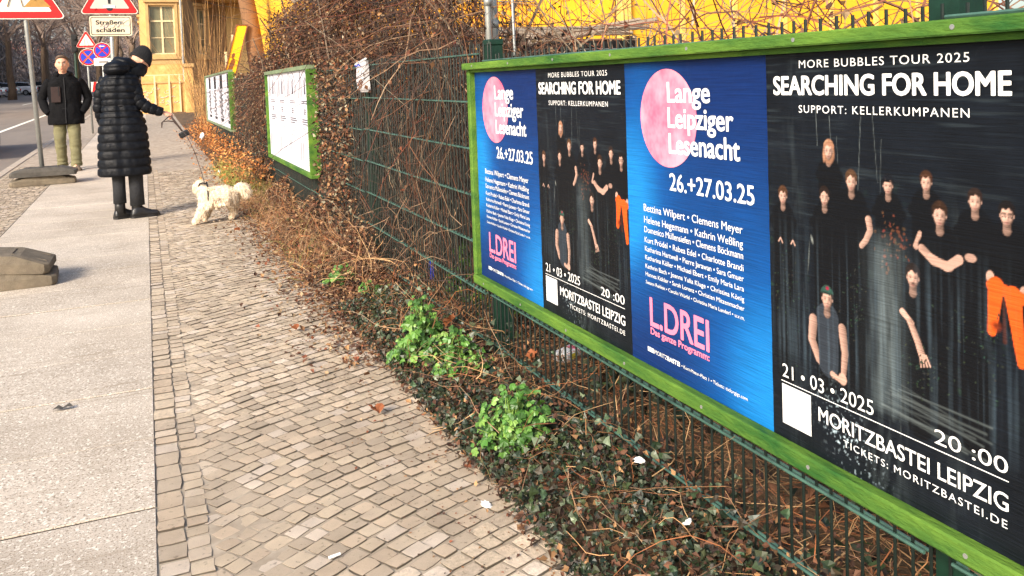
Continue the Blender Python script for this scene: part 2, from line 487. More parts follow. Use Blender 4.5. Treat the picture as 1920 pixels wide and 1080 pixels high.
SV = []; SF = []; SC = []; nb = 0
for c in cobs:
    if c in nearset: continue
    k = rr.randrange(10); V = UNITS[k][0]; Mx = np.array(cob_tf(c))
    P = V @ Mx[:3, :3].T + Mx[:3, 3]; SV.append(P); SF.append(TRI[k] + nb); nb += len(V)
    SC.append(np.array(rr.choice(COBC)) * rr.uniform(.92, 1.08) * np.where(np.arange(len(V)) < 16, .20, 1.0)[:, None])  # same dark sides here, joint dirt and shade in one colour
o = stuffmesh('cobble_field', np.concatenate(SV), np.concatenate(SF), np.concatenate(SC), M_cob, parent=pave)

def farcob():
    m = bpy.data.materials.new('distant_cobbles'); m.use_nodes = True
    n = m.node_tree.nodes; l = m.node_tree.links; b = n['Principled BSDF']; g = n.new('ShaderNodeNewGeometry')
    v = n.new('ShaderNodeTexVoronoi'); v.inputs['Scale'].default_value = 16; l.new(g.outputs['Position'], v.inputs[0])
    r = n.new('ShaderNodeValToRGB'); e = r.color_ramp.elements; e[0].color = (*lin(140, 126, 110), 1); e[1].color = (*lin(182, 168, 150), 1)
    l.new(v.outputs['Color'], r.inputs[0]); l.new(r.outputs[0], b.inputs['Base Color']); b.inputs['Roughness'].default_value = .85
    bp = n.new('ShaderNodeBump'); bp.inputs['Strength'].default_value = .5; bp.inputs['Distance'].default_value = .01; bp.invert = True
    l.new(v.outputs['Distance'], bp.inputs['Height']); l.new(bp.outputs[0], b.inputs['Normal'])
    return m
M_farcob = farcob()
for a, b_, s in ((-.05, 1.02, 13.6), (-2.02, -1.27, 15.8)):
    o = strip('mosaic_strip', a, b_, list(np.arange(s, 30, 1.0)) + list(range(30, 170, 10)), M_farcob, z=-.003); o.parent = pave; del o['kind']

# soil bed under the fence and yard behind it
M_soil = mat('soil', lin(70, 54, 38), 0.95, 0.35, 5, bump=1.0, bscale=60, col2=lin(110, 86, 60))
def bedz(x, y): return .012 + .022 * min(1, max(0, (x - .95) / .3)) + .03 * math.sin(x * 9 + y * 2.3) * min(1, max(0, (x - .95) * 2)) + .05 * max(0, min(1, (x - 1.5)))
strip('planting_bed', .93, 14, list(np.arange(-4, 40, .5)) + [60, 100], M_soil, z=-.015, nx=50, zf=bedz)

print('ground done')

# ------------------------------------------------------------------ fence
FX = 1.31
fence = thing('mesh_fence', 'dark green double wire mesh fence running along the pavement behind the posters', 'fence', (FX, 0, 0))
def fl(o): return o
posts = [-1.07, 1.10, 3.32, 5.47, 7.55, 9.6, 11.74, 13.88, 16.0, 18.15, 20.3]
pm = MB().box(-.03, .03, -.032, .032, -.1, 1.365).box(-.0345, .0345, -.0365, .0365, 1.365, 1.39, .005).mesh('post'); pm.materials.append(M_greend)
clipm = MB()
for k in range(4): clipm.box(-.036, -.030, -.02, .02, .2 + k * .36, .24 + k * .36, .002)
for y in posts:
    o = link('post', pm if True else None, None, fence, (0.035, y, hz(y)))
railm = MB().tube([(0, -6, 0), (0, -4, 0), (0, -2, 0), (0, 0, 0)], .004, 6).mesh('rail_wire'); railm.materials.append(M_rail)
RAILS = [.117 + .2035 * k for k in range(7)]
for i in range(len(posts) - 1):
    ya, yb = posts[i], posts[i + 1]
    if yb < .3: continue
    sag = random.uniform(-.006, .006)
    for z in (RAILS if ya > 3 else RAILS[:-1] + [1.297]):
        m = MB()
        for dx in (-.0065, .0065):
            m.tube([(FX + dx - .02, ya + .03, z + hz(ya) + sag), (FX + dx - .02, (ya + yb) / 2, z + hz((ya + yb) / 2)), (FX + dx - .02, yb - .03, z + hz(yb) - sag)], .0040, 6)
        m.build('rail_wire', M_rail, fence)
wm = MB().tube([(0, 0, 0.0), (0, 0, 1.325)], .0034, 6).mesh('wire'); wm.materials.append(M_wire)
ys = [y for y in np.arange(.62, 20.2, .0417)]
for y in ys[:290]:
    o = link('wire', wm, None, fence, (-.02, y, hz(y) + random.uniform(-.002, .002) + (.05 if y > 3.2 else 0))); o.rotation_euler = (random.uniform(-.003, .003), random.uniform(-.003, .003), 0)
m = MB()
for y in ys[290:]: m.tube([(FX - .02, y, hz(y)), (FX - .02, y, hz(y) + 1.352)], .003, 4)
m.build('wire_rows', M_wire, fence)['kind'] = 'stuff'

# ------------------------------------------------------------------ lettering
font_jobs = []
def text(body, poster, xyz, width, cap, m, axis='wall', bold=0.0, align='L', space=1.0, name='lettering'):
    font_jobs.append((body, poster, xyz, width, cap, m, axis, bold, align, space, name))
def flush_text():
    H = None; objs = []
    for j in [('H',) + (None,) * 10] + font_jobs:
        cu = bpy.data.curves.new('lettering', 'FONT'); cu.body = j[0]; cu.resolution_u = 4
        cu.space_character = j[9] or 1.0
        o = bpy.data.objects.new('tmp', cu); COL.objects.link(o); objs.append(o)
    dg = bpy.context.evaluated_depsgraph_get()
    for i, o in enumerate(objs):
        me = bpy.data.meshes.new_from_object(o.evaluated_get(dg))
        V = np.zeros(len(me.vertices) * 3); me.vertices.foreach_get('co', V); V = V.reshape(-1, 3)
        if i == 0: H = V[:, 1].max()
        else:
            body, poster, xyz, width, cap, m, axis, bold, align, space, name = font_jobs[i - 1]
            sy = cap / H; w0 = V[:, 0].max() - V[:, 0].min(); sx = width / w0 if width else sy * .92
            X = (V[:, 0] - V[:, 0].min()) * sx; Z = V[:, 1] * sy
            if align == 'C': X -= (w0 * sx) / 2
            if axis == 'wall': P = np.stack([np.full_like(X, xyz[0]), xyz[1] - X, xyz[2] + Z], 1)
            else: P = np.stack([xyz[0] + X, np.full_like(X, xyz[1]), xyz[2] + Z], 1)
            P -= np.array(poster.parent.location + poster.location)[None] if poster.parent else np.array(poster.location)[None]
            me.vertices.foreach_set('co', P.ravel().astype(np.float32)); me.update()
            if bold:
                T = np.array([tuple(p.vertices) for p in me.polygons]); b_ = bold * cap * 1.0; Vs = []; Fs = []; nb_ = 0
                for q, (du, dv) in enumerate(((0, 0), (1, .5), (-1, -.5), (1, -.5), (-1, .5), (0, .8), (0, -.8))):
                    Q = P.copy(); dd = -.00003 * q
                    if axis == 'wall': Q[:, 1] += du * b_; Q[:, 0] += dd
                    else: Q[:, 0] += du * b_; Q[:, 1] += dd
                    Q[:, 2] += dv * b_; Vs.append(Q); Fs.append(T + nb_); nb_ += len(Q)
                bpy.data.meshes.remove(me); me = npmesh('lettering', np.concatenate(Vs), np.concatenate(Fs))
            me.materials.clear(); me.materials.append(m)
            link(name, me, None, poster)
        cu = o.data; bpy.data.objects.remove(o); bpy.data.curves.remove(cu)

# ------------------------------------------------------------------ posters
def postermat(name, rough, bump=.25):
    m = bpy.data.materials.new(name); m.use_nodes = True
    n = m.node_tree.nodes; l = m.node_tree.links; b = n['Principled BSDF']; g = n.new('ShaderNodeNewGeometry')
    at = n.new('ShaderNodeAttribute'); at.attribute_name = 'Col'
    mp = n.new('ShaderNodeMapping'); mp.inputs['Scale'].default_value = (1, 2.0, 60); l.new(g.outputs['Position'], mp.inputs[0])
    nz = n.new('ShaderNodeTexNoise'); nz.inputs['Scale'].default_value = 4; nz.inputs['Detail'].default_value = 6; l.new(mp.outputs[0], nz.inputs[0])
    cr = n.new('ShaderNodeValToRGB'); e = cr.color_ramp.elements; e[0].position = .3; e[1].position = .72; e[0].color = (.86, .86, .86, 1); e[1].color = (1.22, 1.22, 1.22, 1)
    l.new(nz.outputs[0], cr.inputs[0])
    mx = n.new('ShaderNodeMix'); mx.data_type = 'RGBA'; mx.blend_type = 'MULTIPLY'; mx.inputs[0].default_value = 1
    l.new(at.outputs[0], mx.inputs[6]); l.new(cr.outputs[0], mx.inputs[7])
    # fine scuffs
    n2 = n.new('ShaderNodeTexNoise'); n2.inputs['Scale'].default_value = 9; n2.inputs['Detail'].default_value = 10; n2.inputs['Roughness'].default_value = .75; l.new(g.outputs['Position'], n2.inputs[0])
    c2 = n.new('ShaderNodeValToRGB'); e = c2.color_ramp.elements; e[0].position = .62; e[1].position = .78; e[0].color = (0, 0, 0, 1); e[1].color = (.035, .04, .045, 1); l.new(n2.outputs[0], c2.inputs[0])
    ad = n.new('ShaderNodeMix'); ad.data_type = 'RGBA'; ad.blend_type = 'ADD'; ad.inputs[0].default_value = 1
    l.new(mx.outputs[2], ad.inputs[6]); l.new(c2.outputs[0], ad.inputs[7]); l.new(ad.outputs[2], b.inputs['Base Color'])
    b.inputs['Roughness'].default_value = rough; b.inputs['Specular IOR Level'].default_value = .2
    bp = n.new('ShaderNodeBump'); bp.inputs['Strength'].default_value = bump * 1.6; bp.inputs['Distance'].default_value = .006
    wr = n.new('ShaderNodeTexNoise'); wr.inputs['Scale'].default_value = 7; wr.inputs['Detail'].default_value = 3; wr.inputs['Distortion'].default_value = 1.2; l.new(g.outputs['Position'], wr.inputs[0])
    sm = n.new('ShaderNodeMath'); sm.operation = 'ADD'; l.new(nz.outputs[0], sm.inputs[0]); l.new(wr.outputs[0], sm.inputs[1]); l.new(sm.outputs[0], bp.inputs['Height']); l.new(bp.outputs[0], b.inputs['Normal'])
    return m
M_poster = postermat('printed_poster_paper', .5)
PW, PH = .591, .838
def value_noise(nx, ny, fx, fy, seed, octs=4):
    r = np.random.default_rng(seed); out = np.zeros((ny, nx)); amp = 1; tot = 0
    for o in range(octs):
        gx, gy = max(2, int(fx * 2 ** o) + 2), max(2, int(fy * 2 ** o) + 2)
        G = r.random((gy, gx)); xs = np.linspace(0, gx - 1.001, nx); ys_ = np.linspace(0, gy - 1.001, ny)
        xi = xs.astype(int); yi = ys_.astype(int); tx = xs - xi; ty = ys_ - yi
        tx = tx * tx * (3 - 2 * tx); ty = (ty * ty * (3 - 2 * ty))[:, None]
        A = G[np.ix_(yi, xi)] * (1 - tx) + G[np.ix_(yi, xi + 1)] * tx
        B = G[np.ix_(yi + 1, xi)] * (1 - tx) + G[np.ix_(yi + 1, xi + 1)] * tx
        out += amp * (A * (1 - ty) + B * ty); tot += amp; amp *= .55
    return out / tot
def grid_poster(name, yfar, img, parent, x=1.230):
    ny, nx, _ = img.shape
    u = np.linspace(0, PW, nx); v = np.linspace(0, PH, ny); U, Vv = np.meshgrid(u, v)
    rip = (value_noise(nx, ny, 3, 30, hash(name) % 97 + int(yfar * 10), 2) - .5) * .0012
    P = np.stack([x + rip - parent.location.x, yfar - U - parent.location.y, .4265 + Vv - parent.location.z], -1).reshape(-1, 3)
    i = np.arange(ny * nx).reshape(ny, nx)
    F = np.stack([i[:-1, :-1], i[:-1, 1:], i[1:, 1:], i[1:, :-1]], -1).reshape(-1, 4)
    me = npmesh(name, P, F, img.reshape(-1, 3), True)
    return link(name, me, M_poster, parent)

def blue_img():
    nx, ny = 60, 84
    u = np.linspace(0, 1, nx)[None, :]; v = np.linspace(0, 1, ny)[:, None]
    navy = np.array(lin(10, 36, 88)); mid = np.array(lin(8, 74, 140)); br = np.array(lin(22, 120, 190))
    # light on the left half at mid height, dark top right and bottom left, bright bottom right
    a = np.exp(-((u + .05) / .28) ** 2 - ((v - .52) / .27) ** 2) + 1.05 * np.exp(-((u - 1.05) / .42) ** 2 - ((v - .08) / .3) ** 2) + .35 * np.exp(-((u - .15) / .2) ** 2 - ((v - .9) / .3) ** 2)
    a = np.clip(a + .28 * np.exp(-((v - .5) / .25) ** 2) * (1 - u * .3), 0, 1)[..., None]
    img = np.where(a < .5, navy + (mid - navy) * a * 2, mid + (br - mid) * (a - .5) * 2)
    return img * (1 + .12 * (value_noise(nx, ny, 6, 10, 4)[..., None] - .5))

def band_img(seed, drips):
    nx, ny = 296, 420
    L = lambda *c: np.array(lin(*c))
    u = (np.linspace(0, PW, nx)[None, :] + np.zeros((ny, 1))); v = (np.linspace(0, PH, ny)[:, None] + np.zeros((1, nx)))
    n1 = value_noise(nx, ny, 5, 7, seed); n2 = value_noise(nx, ny, 30, 40, seed + 1, 3); nv = value_noise(nx, ny, 70, 5, seed + 2, 3); nh = value_noise(nx, ny, 4, 120, seed + 3, 3)
    img = L(14, 19, 26) * (.5 + .9 * n1[..., None]) * (.8 + .4 * n2[..., None])
    brk = np.exp(-((u - .31) / .05) ** 2) * np.clip((.52 - v) / .1, 0, 1) + .6 * np.exp(-((u - .47) / .03) ** 2) * np.clip((.6 - v) / .1, 0, 1) + .5 * np.exp(-((u - .08) / .025) ** 2)
    img = img + (brk * np.clip(value_noise(nx, ny, 60, 12, seed + 12, 3) - .4, 0, 1))[..., None] * L(96, 108, 110) * .5
    low = np.clip((.62 - v) / .3, 0, 1) * np.clip((v - .16) / .1, 0, 1)
    img = img + (low * np.clip(nv - .45, 0, 1))[..., None] * L(60, 84, 104) * .16
    img = img + (np.clip(n2 - .64, 0, 1) * 5 * np.clip(n1 - .35, 0, 1) * low)[..., None] * L(54, 92, 50) * 1.2
    img = img + (np.clip(nh - .62, 0, 1) * 3 * np.clip(v - .3, 0, 1))[..., None] * L(90, 105, 110) * .5
    r = random.Random(5)
    def put(mask, c):
        nonlocal img; m = np.clip(mask, 0, 1)[..., None]; img = img * (1 - m) + np.asarray(c) * m
    def el(cx, cy, rx, ry, c, soft=.2, rot=0.0, a=1.0):
        dx, dy = u - cx, v - cy; ca, sa = math.cos(rot), math.sin(rot)
        d = np.sqrt(((dx * ca + dy * sa) / rx) ** 2 + ((-dx * sa + dy * ca) / ry) ** 2); put(np.clip((1 - d) / soft, 0, 1) * a, c)
    def limb(pts, w0, w1, c, soft=.0016, round_=.0):
        pts = np.array(pts); best = None; side = None
        for i in range(len(pts) - 1):
            p, q = pts[i], pts[i + 1]; d = q - p; t = np.clip(((u - p[0]) * d[0] + (v - p[1]) * d[1]) / (d @ d), 0, 1)
            f0 = i / (len(pts) - 1); f1 = (i + 1) / (len(pts) - 1)
            ww = w0 + (w1 - w0) * (f0 + (f1 - f0) * t); ox = (u - p[0] - t * d[0]) / ww; oy = (v - p[1] - t * d[1]) / ww
            dist = np.hypot(ox, oy) * ww - ww; sd = ox
            if best is None: best, side = dist, sd
            else: side = np.where(dist < best, sd, side); best = np.minimum(best, dist)
        put(np.clip(.5 - best / soft, 0, 1), np.asarray(c) * (1 - round_ * np.clip(side * .8 + .25, -.2, 1))[..., None])
    S = lambda k=1.0: L(206, 166, 148) * k * .88
    # thin bright scratches (branches in the picture)
    for (a, b, c, d, al) in ((.145, .72, .148, .64, .6), (.182, .70, .186, .60, .55), (.262, .70, .252, .55, .5), (.29, .71, .30, .58, .35), (.31, .66, .305, .55, .3), (.2, .66, .205, .57, .3), (.335, .3, .345, .12, .3)):
        limb([(a, b), (c, d)], .0006, .0005, L(120, 130, 130) * al)
    CL = L(9, 11, 15)
    def torso(cx, top, hw, bot, c=CL):
        p = [(cx, top - .01), (cx, bot)]; limb([(cx, top - hw * .55), (cx, bot)], hw, hw * .86, c, .004)
        limb([(cx - hw * .9, top - hw * .8), (cx + hw * .9, top - hw * .8)], hw * .35, hw * .35, c, .004)
    fn_ = value_noise(nx, ny, 150, 200, seed + 31, 2)
    def head(cx, cy, s=1.0, hair=(40, 28, 22), cap=None, long=False, glasses=False, stash=False, tan=1.0, turn=0.0):
        nonlocal img
        h = .0205 * s; wv = .0140 * s; hc = L(*hair); turn = turn or ((cx * 57) % 1 - .5) * .5
        limb([(cx, cy - h * .5), (cx + turn * .002, cy - h * 1.22)], wv * .46, wv * .5, S(.34 * tan), round_=.6)
        el(cx, cy - h * 1.2, wv * .62, h * .2, S(.40 * tan), .6)
        if long: el(cx, cy - h * .30, wv * 1.22, h * 1.15, hc * .8, .25); el(cx - wv * .9, cy - h * .5, wv * .3, h * .8, hc * 1.2, .5)
        el(cx, cy + h * .28, wv * 1.06, h * .86, hc, .2)
        X = (u - cx) / (wv * .80); Y = (v - cy + h * .14) / (h * .86); Xn = X / (1 - .30 * np.clip(-Y, 0, 1) ** 1.4); d = np.sqrt(Xn ** 2 + Y ** 2)
        for sx in (-1, 1): el(cx + sx * wv * .80, cy - h * .08, wv * .12, h * .17, S(.5 * tan), .4)
        nz_ = np.sqrt(np.clip(1 - d ** 2, 0, 1)); sh = .16 + .92 * np.clip(-.42 * Xn + .38 * Y + .82 * nz_, 0, 1)
        G = lambda a, b, sa, sb: np.exp(-((X - a - turn * .3) / sa) ** 2 - ((Y - b) / sb) ** 2)
        f = sh * (.9 + .2 * fn_)
        for sx in (-1, 1):
            f = f * (1 - .50 * G(sx * .40, .12, .26, .13)) * (1 - .65 * G(sx * .40, .10, .13, .05)) * (1 - .55 * G(sx * .42, .29, .25, .05)); f = f + .12 * G(sx * .5, -.2, .2, .14)
        f = f * (1 + .28 * G(-.03, -.02, .07, .25)) * (1 - .45 * G(.16, -.18, .10, .14)) * (1 - .4 * G(0, -.30, .18, .05)) * (1 - .55 * G(0, -.52, .30, .05)) * (1 - .25 * G(0, -.68, .2, .06))
        colr = S(tan * .98) * f[..., None]; mo = G(0, -.54, .28, .09)[..., None]; colr = colr * (1 - mo * np.array([.0, .35, .3]))
        m = np.clip((1 - d) / .16, 0, 1)[..., None]; img = img * (1 - m) + colr * m
        if stash: put(G(0, -.40, .42, .08) * .95, hc * .7)
        if glasses:
            for sx in (-1, 1):
                r_ = np.sqrt(((X - sx * .44) / .36) ** 2 + ((Y - .1) / .2) ** 2); put(np.clip(1 - np.abs(r_ - 1) / .3, 0, 1), L(16, 16, 18))
        top = L(*cap) if cap else hc
        edge = .60 + .10 * np.sin(X * 6 + cx * 90) + .25 * (fn_ - .5); mk = np.clip((Y - edge) / .10, 0, 1) * np.clip((1.32 - np.sqrt((X / 1.12) ** 2 + (Y - .12) ** 2)) / .12, 0, 1)
        put(mk, top); put(mk * np.clip(fn_ - .5, 0, 1) * 1.2 * np.clip(1 - X, 0, 1), np.minimum(top * 2.4, .5))
        if cap: el(cx - wv * .15, cy + h * .40, wv * 1.0, h * .11, L(*cap) * .5, .4)
    torso(.179, .606, .030, .3); head(.179, .632, 1.02, (150, 108, 84), long=True)
    torso(.407, .566, .032, .2); head(.407, .591, .95, (58, 36, 24)); limb([(.392, .5), (.384, .476)], .004, .006, S(.75))
    torso(.324, .552, .032, .17); head(.324, .577, .95, (30, 26, 26), cap=(16, 18, 24))
    torso(.044, .500, .034, .15); head(.044, .527, 1.03, (70, 46, 30))
    torso(.165, .511, .034, .17); head(.165, .538, 1.03, (34, 24, 20))
    torso(.236, .548, .038, .16); head(.236, .576, 1.08, (74, 52, 36))
    limb([(.277, .508), (.281, .488), (.270, .468), (.259, .456)], .0075, .0055, S(.8), round_=.55)
    torso(.501, .543, .034, .17); head(.501, .569, 1.0, (40, 28, 24)); el(.492, .474, .012, .008, S(.62))
    torso(.557, .527, .036, .4); head(.557, .554, 1.05, (20, 16, 16), glasses=True)
    el(.527, .450, .008, .011, S(.9)); el(.585, .437, .008, .010, S(.75))
    # orange trousers
    OR = L(206, 84, 26)
    limb([(.537, .438), (.533, .40), (.529, .362)], .014, .008, OR); limb([(.566, .428), (.572, .38), (.579, .322)], .015, .007, OR); limb([(.530, .437), (.582, .426)], .010, .010, OR)
    limb([(.550, .42), (.552, .35)], .0012, .0035, L(60, 26, 16)); el(.537, .372, .012, .012, L(110, 40, 14), .8)
    torso(.433, .509, .036, .18, L(9, 11, 15)); head(.433, .537, 1.14, (46, 30, 20))
    limb([(.396, .474), (.420, .456), (.452, .452)], .0075, .008, S(.75), round_=.5); limb([(.470, .467), (.446, .450), (.414, .462)], .0085, .0065, S(.8))
    # shrub of dry leaves in the middle
    for _ in range(60):
        a, b = r.gauss(.335, .018), r.gauss(.475, .026); el(a, b, r.uniform(.0015, .006), r.uniform(.0015, .004), L(r.randint(90, 140), r.randint(58, 76), 50) * .5, .5, r.uniform(0, 3))
    # bending figure with moustache
    torso(.388, .390, .034, .16, L(9, 11, 15)); head(.376, .419, 1.15, (30, 22, 20), stash=True)
    limb([(.352, .352), (.372, .336)], .006, .005, S(1.0)); limb([(.368, .338), (.385, .305), (.394, .283)], .0062, .0075, S(.8), round_=.55)
    for k in range(4): limb([(.390 + k * .004, .285), (.391 + k * .0065, .262 + .002 * k)], .002, .0014, S(.95))
    # seated figure with cap and sleeveless top
    limb([(.128, .282), (.122, .24), (.140, .205), (.178, .182)], .012, .007, S(.72), round_=.55); limb([(.206, .282), (.212, .235), (.208, .195)], .0105, .007, S(.7), round_=.55)
    limb([(.167, .295), (.168, .2)], .030, .026, L(44, 50, 58)); limb([(.145, .305), (.150, .275)], .008, .010, L(44, 50, 58)); head(.167, .334, 1.25, (40, 30, 26), cap=(40, 70, 62))
    el(.205, .182, .012, .013, S(.9)); limb([(.178, .184), (.198, .178)], .006, .005, S(.85)); el(.168, .355, .006, .005, L(150, 30, 60), .6)
    # bench and pale planks low in the picture
    for k in range(16): limb([(.33 + r.uniform(-.03, .02), .215 - k * .004 + r.uniform(-.01, .01)), (.50 + r.uniform(-.06, .03), .200 - k * .004 + r.uniform(-.01, .01))], .0006, .0012, L(120, 130, 130) * r.uniform(.15, .5), .004)
    # plants
    for _ in range(220):
        a, b = r.choice([(r.gauss(.40, .03), r.gauss(.26, .025)), (r.gauss(.06, .025), r.gauss(.33, .05)), (r.gauss(.50, .03), r.gauss(.33, .04)), (r.gauss(.24, .012), r.gauss(.34, .04))])
        el(a, b, r.uniform(.001, .0045), r.uniform(.001, .002), L(r.randint(50, 80), r.randint(70, 92), r.randint(54, 74)) * .4, .5, r.uniform(0, 3))
    el(.128, .447, .004, .012, L(150, 156, 150), .8, .3, .6); el(.118, .41, .0025, .04, L(120, 128, 124), .9, -.1, .5)
    for k in (.034, .072): limb([(k - .006, .428), (k, .436), (k + .006, .426)], .0016, .0016, S(.8))
    # vertical streaks and water-worn drips
    st = np.clip(value_noise(nx, ny, 90, 3, seed + 9, 2) - .5, 0, 1) * np.clip((.5 - v) / .15, 0, 1) * np.clip((v - .13) / .08, 0, 1)
    img = img + st[..., None] * L(110, 134, 150) * drips * .35
    env = np.exp(-((u - .315) / .034) ** 2) * np.clip((.50 - v) / .05, 0, 1) * np.clip((v - .13 - .03 * value_noise(nx, ny, 60, 2, 8, 1)) / .015, 0, 1)
    img = img + (env * (.25 + .9 * np.clip(value_noise(nx, ny, 60, 9, seed + 6, 3) - .35, 0, 1)))[..., None] * L(104, 116, 118) * drips * .75
    sp = np.exp(-((u - .17 - (.16 - v) * .5) / .05) ** 2 - ((v - .07) / .06) ** 2) * np.clip(value_noise(nx, ny, 120, 150, seed + 4, 2) - .66, 0, 1) * 9
    img = img + sp[..., None] * L(150, 168, 176) * drips
    return np.clip(img, 0.002, 1)

board = thing('poster_board', 'large green framed board in the foreground with four concert and reading night posters', 'billboard', (1.25, 2.08, .39), group=None)
BY0, BY1 = .868, 3.278
# frame rails (butted), backing panel
MB().box(1.236, 1.262, BY0 + .0, BY1, .40, 1.28).build('backing_panel', M_ply, board)
MB().box(1.190, 1.268, BY0 - .03, BY1 + .012, 1.2655, 1.292, .003).build('top_rail', M_green, board)
MB().box(1.214, 1.234, BY0, BY1 - .001, 1.2655 - .012, 1.2650, .001).build('top_batten', M_green, board)
MB().box(1.206, 1.266, BY0 - .03, BY1 + .010, .388, .4255, .004).build('bottom_rail', M_green, board)
MB().box(1.208, 1.264, BY1 - .024, BY1 + .006, .4260, 1.2650, .003).build('side_rail', M_green, board)
MB().box(1.208, 1.264, BY0 - .028, BY0 + .004, .4260, 1.2650, .003).build('side_rail', M_green, board)
scm = MB().tube([(-.0012, 0, 0), (.0, 0, 0)], .0045, 10).mesh('screw'); scm.materials.append(M_steel)
for k in range(7):
    for zz, xx in ((.4065, 1.2058), (1.279, 1.1898)): link('screw', scm, None, board, (xx - 1.25, .98 + k * .365 - 2.08, zz - .39))
F1, F2, F3, F4 = 3.2475, 2.658, 2.067, 1.4755
M_moon = mat('moon_print', lin(238, 96, 128), .5, .2, 14, col2=lin(248, 158, 176), detail=3)
NAMES = ["Bettina Wilpert • Clemens Meyer", "Helene Hegemann • Kathrin Weßling", "Domenico Müllensiefen • Clemens Böckmann", "Kurt Prödel • Rabea Edel • Charlotte Brandi",
         "Katharina Hartwell • Pierre Jarawan • Sara Gmuer", "Katharina Köller • Michael Ebert • Emily Maria Lara", "Kathrin Bach • Joanna Yulia Kluge • Christina König",
         "Hannes Köhler • Sarah Lorenz • Christian Mitzenmacher", "Susann Rehlein • Carolin Würfel • Christina Maria Landerl • u.v.m."]
NV = [(.4245, .024), (.3925, .0225), (.3665, .0205), (.339, .0185), (.315, .0168), (.292, .0155), (.2685, .0145), (.247, .0135), (.2255, .0115)]
BI = blue_img()
def blue_poster(far, lab):
    p = grid_poster('poster', far, BI, board); p['label'] = lab
    X = 1.2285; Z0 = .4265
    n = 64; V = [(X + .0002, far - .208, Z0 + .680)] + [(X + .0002, far - .208 - .128 * math.cos(2 * PI * k / n), Z0 + .680 + .127 * math.sin(2 * PI * k / n)) for k in range(n)]
    m = MB(); m.add(V, [(0, 1 + (k + 1) % n, 1 + k) for k in range(n)]); m.build('moon', M_moon, p)
    def T(s, u, v, w_, cap, mt=M_white, bold=0.0): text(s, p, (X, far - u, Z0 + v), w_, cap, mt, bold=bold)
    T('Lange', .212, .722, .178, .050, bold=.032); T('Leipziger', .212, .657, .264, .050, bold=.032); T('Lesenacht', .214, .591, .283, .050, bold=.032)
    T('26.+27.03.25', .212, .495, .332, .043, bold=.02)
    for s, (v, c) in zip(NAMES, NV): T(s, .083, v, .418, c * .82, bold=.0)
    T('L.DREI', .101, .114, .262, .076, M_pink, .025); T('Das ganze Programm:', .101, .091, .262, .017, M_pink, .05)
    m = MB()
    for k in range(4): m.box(X - .0001, X + .0001, far - .083 - .008 * (k + 1) + .0012, far - .083 - .008 * k, Z0 + .039, Z0 + .0515)
    m.build('small_emblem', M_white, p)
    T('MORITZ', .117, .0395, .060, .011); T('BASTEI', .179, .0395, .056, .011, bold=.06); T('• Kurt-Masur-Platz 1 • Tickets: tixforgigs.com', .243, .040, .262, .0085)
    return p
def band_poster(far, seed, drips, lab):
    p = grid_poster('poster', far, band_img(seed, drips), board); p['label'] = lab
    X = 1.2285; Z0 = .4265
    def T(s, u, v, w_, cap, bold=0.0, sp=1.0, mt=M_white): text(s, p, (X, far - u, Z0 + v), w_, cap, mt, bold=bold, space=sp)
    T('MORE BUBBLES TOUR 2025', .102, .796, .393, .0155, .0, 1.15); T('SEARCHING FOR HOME', .025, .742, .542, .037, .045); T('SUPPORT: KELLERKUMPANEN', .099, .705, .395, .0150, .0, 1.2)
    T('21 • 03 • 2025', .033, .136, .250, .0285); T('20 :00', .418, .137, .138, .0255); T('MORITZBASTEI LEIPZIG', .139, .076, .417, .0285, .015); T('TICKETS: MORITZBASTEI.DE', .206, .048, .348, .0135, 0, 1.2)
    m = MB().box(X - .0001, X + .0002, far - .557, far - .029, Z0 + .1255, Z0 + .1272); m.build('rule_line', M_white, p)
    m = MB().box(X - .0001, X + .0002, far - .117, far - .031, Z0 + .034, Z0 + .120); m.build('white_square', M_whiteworn, p)
    return p
blue_poster(F1, 'blue reading night poster at the far end of the board')
band_poster(F2, 21, .55, 'dark band poster between the two blue posters')
blue_poster(F3, 'blue reading night poster in the middle of the board')
band_poster(F4, 21, 1.15, 'dark band poster at the near end, streaked with water stains')

